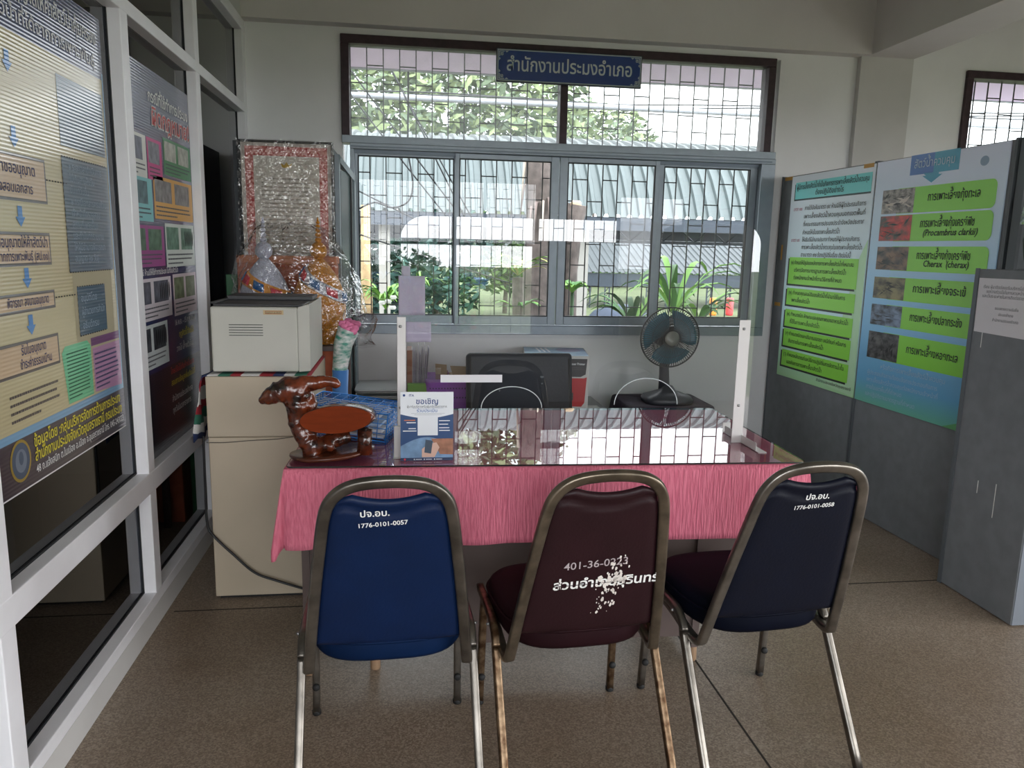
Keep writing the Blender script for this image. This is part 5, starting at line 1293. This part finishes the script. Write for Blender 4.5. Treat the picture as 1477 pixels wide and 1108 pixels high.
PAN = ((3.0, 3.245, 1.70, 1.86, (214, 214, 208), (70, 76, 92)), (3.255, 3.44, 1.70, 1.86, (196, 60, 130), (100, 100, 110)), (3.465, 3.87, 1.735, 1.885, (60, 130, 84), (150, 150, 140)), (3.0, 3.29, 1.535, 1.70, (120, 186, 190), (52, 84, 92)), (3.31, 3.87, 1.55, 1.72, (214, 160, 80), (104, 100, 100)), (3.0, 3.41, 1.36, 1.52, (150, 60, 130), (50, 84, 60)), (3.43, 3.87, 1.352, 1.535, (208, 214, 208), (70, 110, 90)), (3.0, 3.47, 1.15, 1.315, (210, 200, 206), (60, 62, 74)), (3.50, 3.87, 1.14, 1.32, (206, 190, 196), (80, 90, 60)), (3.0, 3.39, .96, 1.135, (200, 206, 206), (40, 44, 50)))
for i, (a, b, c, d, c1, c2) in enumerate(PAN):
    q = Sheet(s.O, s.u, s.v, s.e); q.rect('picture_panel', u(a), v(c), b - a, d - c, mat('panel_%d' % i, c1, .4, spec=.6), 2)
    n = 2 if b - a > .3 else 1; pm = mat('panel_photo_%d' % i, tuple(min(255, v_ + 40) for v_ in c2), .4, noise=(26, .6), col2=c2)
    for k in range(n): q.rect('picture_panel', u(a) + .015 + k * (b - a) * .48, v(c) + (d - c) * .40, (b - a) * (.40 if n == 2 else .75), (d - c) * .52, pm, 3)
    if i in (6, 7, 9):
        for k in range(6): q.ell('picture_panel', u(b) - .03 - k * .024, v(c) + (d - c) * .66, .008, .035, M_INK, 4, 10)
    q.lines('picture_panel', u(a) + .02, v(c) + .008, b - a - .04, (d - c) * .30, 3, M_GREYINK, 4, i); q.build(p2)
s.text('lettering', 'อุปกรณ์ ห้ามมิให้ใช้ทำการประมง ในที่จับสัตว์น้ำ', u(3.04), v(1.328), .030, M_WINK, 4, 'l', .80, .01)
for i, (y, z, t, m) in enumerate(((3.50, 1.10, '16 พ.ค. - 15 ก.ย. 2566', M_WINK), (3.55, 1.045, 'ฤดูสัตว์น้ำจืดมีไข่', M_YINK), (3.50, .985, 'วางไข่ เลี้ยงตัวอ่อน', M_WINK), (3.40, .90, 'โทษปรับไม่เกินห้าหมื่นบาท', bpy.data.materials['poster_red_ink']), (3.40, .85, 'สอบถามข้อมูลเพิ่มเติมได้ที่', M_YINK), (3.40, .78, 'สำนักงานประมงอำเภอ', M_WINK), (3.40, .73, 'ทุกวันในเวลาราชการ', M_WINK))): s.text('lettering', t, u(y), v(z), .036, m, 4, 'l', .45, .01)
s.build(p2)

# ------------------------------------------------------------------ outdoors beyond the window
GZ = -1.55
M_LAWN = mat('lawn_grass', (84, 94, 56), .95, noise=(.8, .35), bump=(20, .4), col2=(66, 76, 44))
mb = MB(M_LAWN); mb.box(-60, 80, WY + .3, 120, GZ - .3, GZ); mb.box(-60, 80, -120, YB - .3, GZ - .3, GZ); o = mb.build('ground_lawn'); struct(o)
mb = MB(mat('pale_yard_concrete', (100, 97, 92), .85, noise=(1.5, .2))); mb.box(5, 40, 27, 32, GZ, GZ + .02); mb.box(-2, 6, 19, 22, GZ, GZ + .02); mb.box(-12, 16, WY + .3, 8.6, GZ, GZ + .015); mb.box(-12, 16, -7, YB - .3, GZ, GZ + .015); struct(mb.build('path_and_bounce_apron'))  # strips along the building added to keep green bounce off the walls
mb = MB(mat('building_plinth', (160, 156, 148), .85)); mb.box(XL - 3.4, XR + .2, YB - .2, WY + .16, GZ, -.12); struct(mb.build('slab_plinth'))
# own eave
mb = MB(mat('lilac_soffit', (226, 204, 232), .7)); mb.box(-4.5, 8, WY + .14, 6.28, 2.80, 2.84); struct(mb.build('ceiling_eave'))
mb = MB(mat('eave_grey', (150, 152, 158), .6)); mb.box(-4.5, 8, 6.28, 6.34, 2.795, 2.90); struct(mb.build('trim_7'))
mb = MB(mat('grey_gutter_pipe', (150, 154, 160), .5)); mb.tube([(-6, 7.75, 2.86), (10, 7.75, 2.86)], .028, 10); tag(mb.build('gutter_pipe'), 'grey gutter pipe running level outside above the window', 'pipe')
# walkway canopies
def canopy(name, label, x0, x1, prof, pitch_, hgt, m, skew=0.0):
    t = thing(name, label, 'canopy', ((x0 + x1) / 2, prof[0][0], prof[0][1]))
    mb = MB(m); n = int((x1 - x0) / pitch_); xs = []
    for i in range(n):
        a = x0 + i * pitch_; xs += [(a, 0), (a + pitch_ * .50, 0), (a + pitch_ * .60, hgt), (a + pitch_ * .86, hgt), (a + pitch_ * .96, 0)]
    vs = []; W = len(xs)
    for y, z in prof:
        for x, h in xs: vs.append((x, y + skew * (x - x0) - h * .5, z + h))
    fs = [(k * W + i, k * W + i + 1, (k + 1) * W + i + 1, (k + 1) * W + i) for k in range(len(prof) - 1) for i in range(W - 1)]
    mb.add(vs, fs); mb.build('roof_sheet', t, solid=.008)
    return t
M_ROOF1 = mat('pale_roof_sheet', (74, 83, 84), .55, noise=(.7, .08)); M_ROOF2 = mat('grey_roof_sheet', (60, 66, 70), .5, noise=(.8, .2))
M_TRUSS = mat('dark_steel_truss', (36, 46, 58), .6); M_CONC = mat('white_column_paint', (140, 137, 132), .8)
prof = [(12.0, 1.985), (12.2, 2.30), (12.45, 2.61), (12.75, 2.90), (13.05, 3.11), (13.4, 3.25), (13.9, 3.36), (14.6, 3.46), (15.6, 3.55), (16.5, 3.58)]
c1 = canopy('walkway_canopy', 'pale corrugated walkway roof close outside the window', -5.2, 12.5, prof, .19, .045, M_ROOF1)
mb = MB(M_TRUSS); mb.box(-5.2, 12.5, 12.02, 12.12, 1.78, 1.985); mb.box(-5.2, 12.5, 16.3, 16.4, 1.70, 1.95); mb.build('eave_beam', c1)
mb = MB(M_TRUSS); mb.box(-5.2, 12.5, 15.4, 15.46, 1.62, 1.68)
for k in range(26): x = -5 + k * .68; mb.tube([(x, 15.43, 1.66), (x + .34, 15.43, 1.95), (x + .68, 15.43, 1.66)], .018, 5)
mb.build('roof_truss', c1)
for x in (-3.9, -.335, 2.825, 6.0, 9.2):
    mb = MB(M_CONC); mb.box(x - .085, x + .085, 12.25, 12.42, GZ, 1.80); mb.build('column', c1)
c2 = canopy('walkway_canopy', 'darker grey corrugated roof low in the distance beyond the first canopy', 4.5, 26, [(40, .32), (42, 1.05), (44, 1.78), (46.5, 2.75)], .36, .05, M_ROOF2)
mb = MB(M_TRUSS); mb.box(4.5, 26, 40.1, 40.3, -.42, .28); mb.build('eave_beam', c2)
for x in (9.55, 10.6, 12.9, 14.0, 16.3, 17.4, 20, 23):
    mb = MB(M_TRUSS); mb.box(x - .10, x - .05, 40.15, 40.25, GZ, -.4); mb.box(x + .14, x + .19, 40.15, 40.25, GZ, -.4)
    for k in range(4): z = GZ + .28 * k; mb.tube([(x - .08, 40.2, z), (x + .16, 40.2, z + .28)], .02, 5)
    mb.build('lattice_post', c2)
# trees and plants
def leafcloud(mb, c, r, n, size, mats, rr, droop=0.0):
    for k in range(n):
        while True:
            p = Vector((rr.uniform(-1, 1), rr.uniform(-1, 1), rr.uniform(-1, 1)))
            if .25 < p.length < 1: break
        q = Vector((c[0] + p.x * r[0], c[1] + p.y * r[1], c[2] + p.z * r[2]))
        a = Vector((rr.gauss(0, 1), rr.gauss(0, 1), rr.gauss(0, .6) - droop)).normalized(); b = a.cross(Vector((rr.gauss(0, 1), rr.gauss(0, 1), rr.gauss(0, 1)))).normalized()
        s_ = size * rr.uniform(.6, 1.3)
        mb.add([q - a * s_, q + b * s_ * .38, q + a * s_, q - b * s_ * .38], [(0, 1, 2, 3)], rr.choice(mats))
G1 = [mat('leaf_dark', (50, 78, 46), .7), mat('leaf_mid', (84, 112, 58), .7)]; G2 = [mat('leaf_fresh', (112, 158, 66), .6), mat('leaf_fresh_dark', (66, 112, 50), .6)]
G3 = [mat('leaf_olive', (150, 152, 84), .7), mat('leaf_yellow', (176, 172, 96), .7)]; G5 = [mat('leaf_hazy', (118, 132, 92), .8), mat('leaf_hazy_grey', (96, 112, 88), .8)]; G4 = [mat('leaf_bluegreen', (48, 82, 74), .7), mat('leaf_deep', (30, 56, 50), .7)]  # the hazy pair has distant haze put into the leaf colour
M_BARK = mat('tree_bark', (92, 82, 78), .9, noise=(9, .5), bump=(14, 1.0)); M_BARKP = mat('pale_bark', (176, 150, 112), .9, noise=(9, .3))
def tree(name, label, x, y, h, crown, n, size, mats, seed, grp=None, tr=.12, z0=GZ):
    t = thing(name, label, 'tree', (x, y, z0), 0, grp); rr = random.Random(seed)
    mb = MB(M_BARK); mb.tube([(x, y, z0), (x + .06, y, z0 + h * .5), (x, y, z0 + h)], [tr, tr * .8, tr * .5], 8)
    for k in range(4): a = k * 1.6; mb.tube([(x, y, z0 + h * .7), (x + .5 * crown[0] * math.cos(a), y + .5 * crown[1] * math.sin(a), z0 + h + crown[2] * .3)], [tr * .4, tr * .15], 6)
    mb.build('trunk', t)
    mb = MB(mats[0]); leafcloud(mb, (x, y, z0 + h), crown, n, size, mats, rr); mb.build('crown', t); return t
tree('tree', 'dense dark tree filling the gap beside the first white column', -1.4, 20, 2.8, (2.4, 1.6, 2.0), 2600, .20, G4, 1)
tree('tree', 'dark tree seen between the first white column and the lilac papers', .9, 25, 2.8, (1.9, 1.5, 2.4), 1900, .20, G4, 2)
tree('tree', 'round green tree beyond the mirrored sky in the middle pane', 4.6, 36, 2.9, (3.0, 1.8, 2.0), 2000, .24, G1, 3)
tree('tree', 'tall pale olive tree rising over the canopy roof at the upper window', 1.9, 31, 7.6, (5.6, 2.0, 4.4), 7000, .27, G5, 4)
tree('tree', 'yellow green tree top over the canopy at the window corner', -7.6, 31, 6.4, (3.2, 1.8, 2.2), 1500, .24, G3, 9)
tree('tree', 'hazy green tree crown over the canopy beneath the blue sign', 13.5, 56, 10.5, (4.6, 3, 3.0), 1700, .36, G5, 5)
for k, (x, y) in enumerate(((11, 62), (17, 64), (23.5, 66), (30, 66))):
    tree('tree', 'distant green tree seen under the low grey canopy roof', x, y, 1.6, (2.9, 2, 1.6), 900, .36, G1 if k % 2 else G2, 10 + k, 'distant trees under the low roof')
# palm with dead fronds in the middle pane
pl = thing('palm_tree', 'dark shaggy palm trunk with dry fronds behind the middle window bar', 'tree', (1.62, 9.3, GZ)); rr = random.Random(31)
mb = MB(M_BARK); pts = [(1.60 + .02 * math.sin(k), 9.3, GZ + k * .42) for k in range(11)]; mb.tube(pts, [.19 + .015 * (k % 2) for k in range(11)], 14); mb.build('trunk', pl)
M_DRY = mat('dry_frond', (110, 96, 92), .9)
for k in range(16):
    a = rr.uniform(0, 2 * PI); l_ = rr.uniform(.25, .5); z = rr.uniform(1.9, 2.6); mb = MB(M_DRY if k % 3 else mat('dry_frond_pale_%d' % k, (160, 148, 136), .9))
    P_ = [Vector((1.60, 9.3, z)), Vector((1.60 + .22 * math.cos(a), 9.3 + .22 * math.sin(a), z + .02)), Vector((1.60 + .26 * math.cos(a), 9.3 + .26 * math.sin(a), z - l_))]
    mb.tube(P_, [.03, .022, .004], 5); mb.build('dry_frond', pl)
sp_ = thing('palm_tree', 'small green palm tuft growing against the shaggy palm trunk', 'tree', (1.10, 7.9, GZ)); mb = MB(M_BARK); mb.tube([(1.18, 7.9, GZ), (1.17, 7.9, .4), (1.14, 7.9, 1.17)], [.10, .07, .06], 8); mb.build('trunk', sp_)
def blades(mb, c, n, l, w, mats, rr, up=.8, spread=1.0, seg=6):
    for k in range(n):
        a = rr.uniform(0, 2 * PI); L_ = l * rr.uniform(.65, 1.1); h = up * rr.uniform(.7, 1.2); P_ = []
        for i in range(seg + 1):
            t = i / seg; P_.append(Vector((c[0] + math.cos(a) * L_ * spread * t, c[1] + math.sin(a) * L_ * spread * t * .8, c[2] + h * L_ * (t * 1.9 - 1.5 * t * t))))
        sd = Vector((-math.sin(a), math.cos(a), 0)); vs = []; fs = []
        for i, p in enumerate(P_):
            t = i / seg; ww = w * math.sin(PI * (t * .92 + .08)) ** .7; vs += [p - sd * ww, p + Vector((0, 0, -ww * .4)), p + sd * ww]
        for i in range(seg): fs += [(3 * i, 3 * i + 1, 3 * i + 4, 3 * i + 3), (3 * i + 1, 3 * i + 2, 3 * i + 5, 3 * i + 4)]
        mb.add(vs, fs, rr.choice(mats), True)
mb = MB(G3[0]); blades(mb, (1.14, 7.9, 1.19), 22, .42, .022, G3 + G2, rr, .7); blades(mb, (1.15, 7.9, .80), 10, .34, .02, G2, rr, .7); mb.build('crown', sp_)
# cut stump by the second column
stp = thing('tree_stump', 'sawn off tree trunk leaning in front of the second white column', 'stump', (1.98, 9.3, GZ))
mb = MB(M_BARK); mb.tube([(2.0, 9.3, GZ), (1.99, 9.3, 0), (1.985, 9.3, 1.2), (1.995, 9.28, 1.75), (2.03, 9.25, 2.0)], [.115, .10, .095, .12, .14], 12); mb.build('trunk', stp)
mb = MB(mat('sawn_wood', (184, 158, 130), .9)); mb.ball((2.0, 9.15, 2.0), (.07, .012, .05), n=10); mb.build('cut_face', stp)
mb = MB(M_BARKP); mb.tube([(-.455, 8.8, GZ), (-.44, 8.8, .9), (-.445, 8.8, 1.9)], [.075, .065, .05], 10); o = mb.build('tree'); tag(o, 'slim pale trunk at the first window pane edge', 'tree')
# leafy plants close to the glass
def plant(label, x, y, z, n, l, w, mats, seed, up=.9, flowers=0):
    t = thing('leafy_plant', label, 'plant', (x, y, GZ)); rr = random.Random(seed)
    mb = MB(G1[0]); mb.tube([(x, y, GZ), (x, y, z)], [.03, .02], 6); mb.build('stem', t)
    mb = MB(mats[0]); blades(mb, (x, y, z), n, l, w, mats, rr, up); mb.build('foliage', t)
    if flowers:
        mb = MB(mat('white_bloom', (226, 226, 220), .7))
        for k in range(flowers): mb.ball((x + rr.uniform(-.06, .12), y - .15, z + rr.uniform(.0, .16)), (.035, .02, .026), n=8)
        mb.build('blossom', t)
plant('white flowering green plant at the foot of the first white column', -.20, 7.6, .85, 46, .34, .016, G2, 41, 1.1, 4)
plant('green strappy plant beside the white flowering plant', .10, 8.5, .90, 30, .34, .016, G2 + G1, 42, 1.2)
plant('bright green bush between the palm trunk and second column', 1.72, 7.9, 1.02, 26, .22, .03, G2, 43, .9)
plant('broad leaved plant low in the third window pane', 2.05, 6.8, .78, 16, .62, .028, G2 + G1, 44, .75)
plant('tall maize like plant with arching leaves in the last window pane', 2.40, 6.7, .90, 15, .75, .030, G2, 45, 1.0)
plant('maize like plant at the far jamb of the last window pane', 2.72, 6.9, .80, 14, .55, .030, G2 + G1, 46, .9)
tag((lambda m: m.build('dark_cover'))(MB(mat('navy_tarpaulin', (38, 52, 74), .5)).lathe([(.62, GZ), (.60, .2), (.52, .52), (.36, .70), (.14, .78), (.02, .79)], 20, M=Matrix.Translation((2.75, 9.6, 0)))), 'dark navy domed cover seen low through the third window pane', 'cover')
for x, c, nm, l in ((14.9, (224, 130, 44), 'orange_barrel', 'orange barrel on the grass under the low grey canopy'), (15.75, (206, 62, 66), 'red_barrel', 'red barrel on the grass under the low grey canopy')):
    tag(MB(mat(nm + '_paint', c, .5)).lathe([(.16, GZ), (.18, GZ + .1), (.18, GZ + .8), (.15, GZ + .86)], 14, M=Matrix.Translation((x, 36, 0))).build(nm), l, 'barrel')
# overhead cables
rr = random.Random(77)
M_CABLE = mat('black_cable', (30, 32, 36), .6)
CB = [((-.55, 7.2, 2.02), (.42, 7.2, 1.55), .02), ((-.10, 7.3, 2.35), (.62, 7.3, 1.45), .05), ((.05, 7.4, 2.35), (.70, 7.4, 1.52), .03), ((.22, 7.2, 2.35), (.66, 7.2, 1.50), .02), ((.28, 7.5, 2.35), (.74, 7.5, 1.55), .02), ((-.55, 7.0, 1.62), (1.43, 9.2, 1.0), .02)]
for a, b, sag in CB:
    a, b = Vector(a), Vector(b); a2 = a + (a - b) * (.5 if b.x > 1 else 2.2); b2 = b + (b - a) * .0
    P_ = [a2.lerp(b2, i / 14) + Vector((0, 0, -sag * math.sin(PI * i / 14))) for i in range(15)]
    tag(MB(M_CABLE).tube(P_, .0075, 6).build('cable'), 'black cable slanting down outside the first window pane', 'cable', 'slanting cables outside the first pane')
tag(MB(M_CABLE).tube(catmull([(.02, 6.31, 2.81), (.02, 6.7, 2.6), (.02, 7.1, 2.3), (.06, 7.1, 2.02), (.02, 7.1, 1.86), (-.12, 7.1, 1.80), (-.28, 7.1, 1.84), (-.45, 7.1, 1.76)], 6), .008, 6).build('cable'), 'looped black cable hanging in the first window pane', 'cable')
for k in range(3):
    P_ = [(-6 + i * .9, 8.0 + k * .2, 3.02 + .05 * k - .10 * math.sin(PI * i / 15) + .02 * math.sin(i * 1.7 + k)) for i in range(16)]
    tag(MB(M_CABLE).tube(catmull(P_, 3), .008, 5).build('cable'), 'black overhead cable crossing the upper window outside', 'cable', 'level cables across the upper window')
# ------------------------------------------------------------------ yard behind the photographer (mirrored in the screen and glass)
tree('tree', 'round tree in the rear yard, mirrored in the acrylic screen', .10, -13, 1.7, (1.0, 1.0, 1.3), 1300, .13, G1, 61)
tree('tree', 'slim tree in the rear yard, mirrored beside the sky', 1.35, -16, 1.5, (.8, .9, .9), 900, .12, G2, 62)
sh_ = thing('market_stall', 'brick brown stall with a blue roof across the rear yard', 'stall', (1.0, -24, GZ))
mb = MB(mat('stall_brown', (168, 104, 70), .8, noise=(2, .3))); mb.box(-1.2, 2.6, -25, -23.4, GZ, .1); mb.build('stall_wall', sh_)
mb = MB(mat('stall_blue_roof', (84, 134, 196), .5)); mb.box(-1.5, 3.0, -25.3, -23.1, .1, .32); mb.build('stall_roof', sh_)
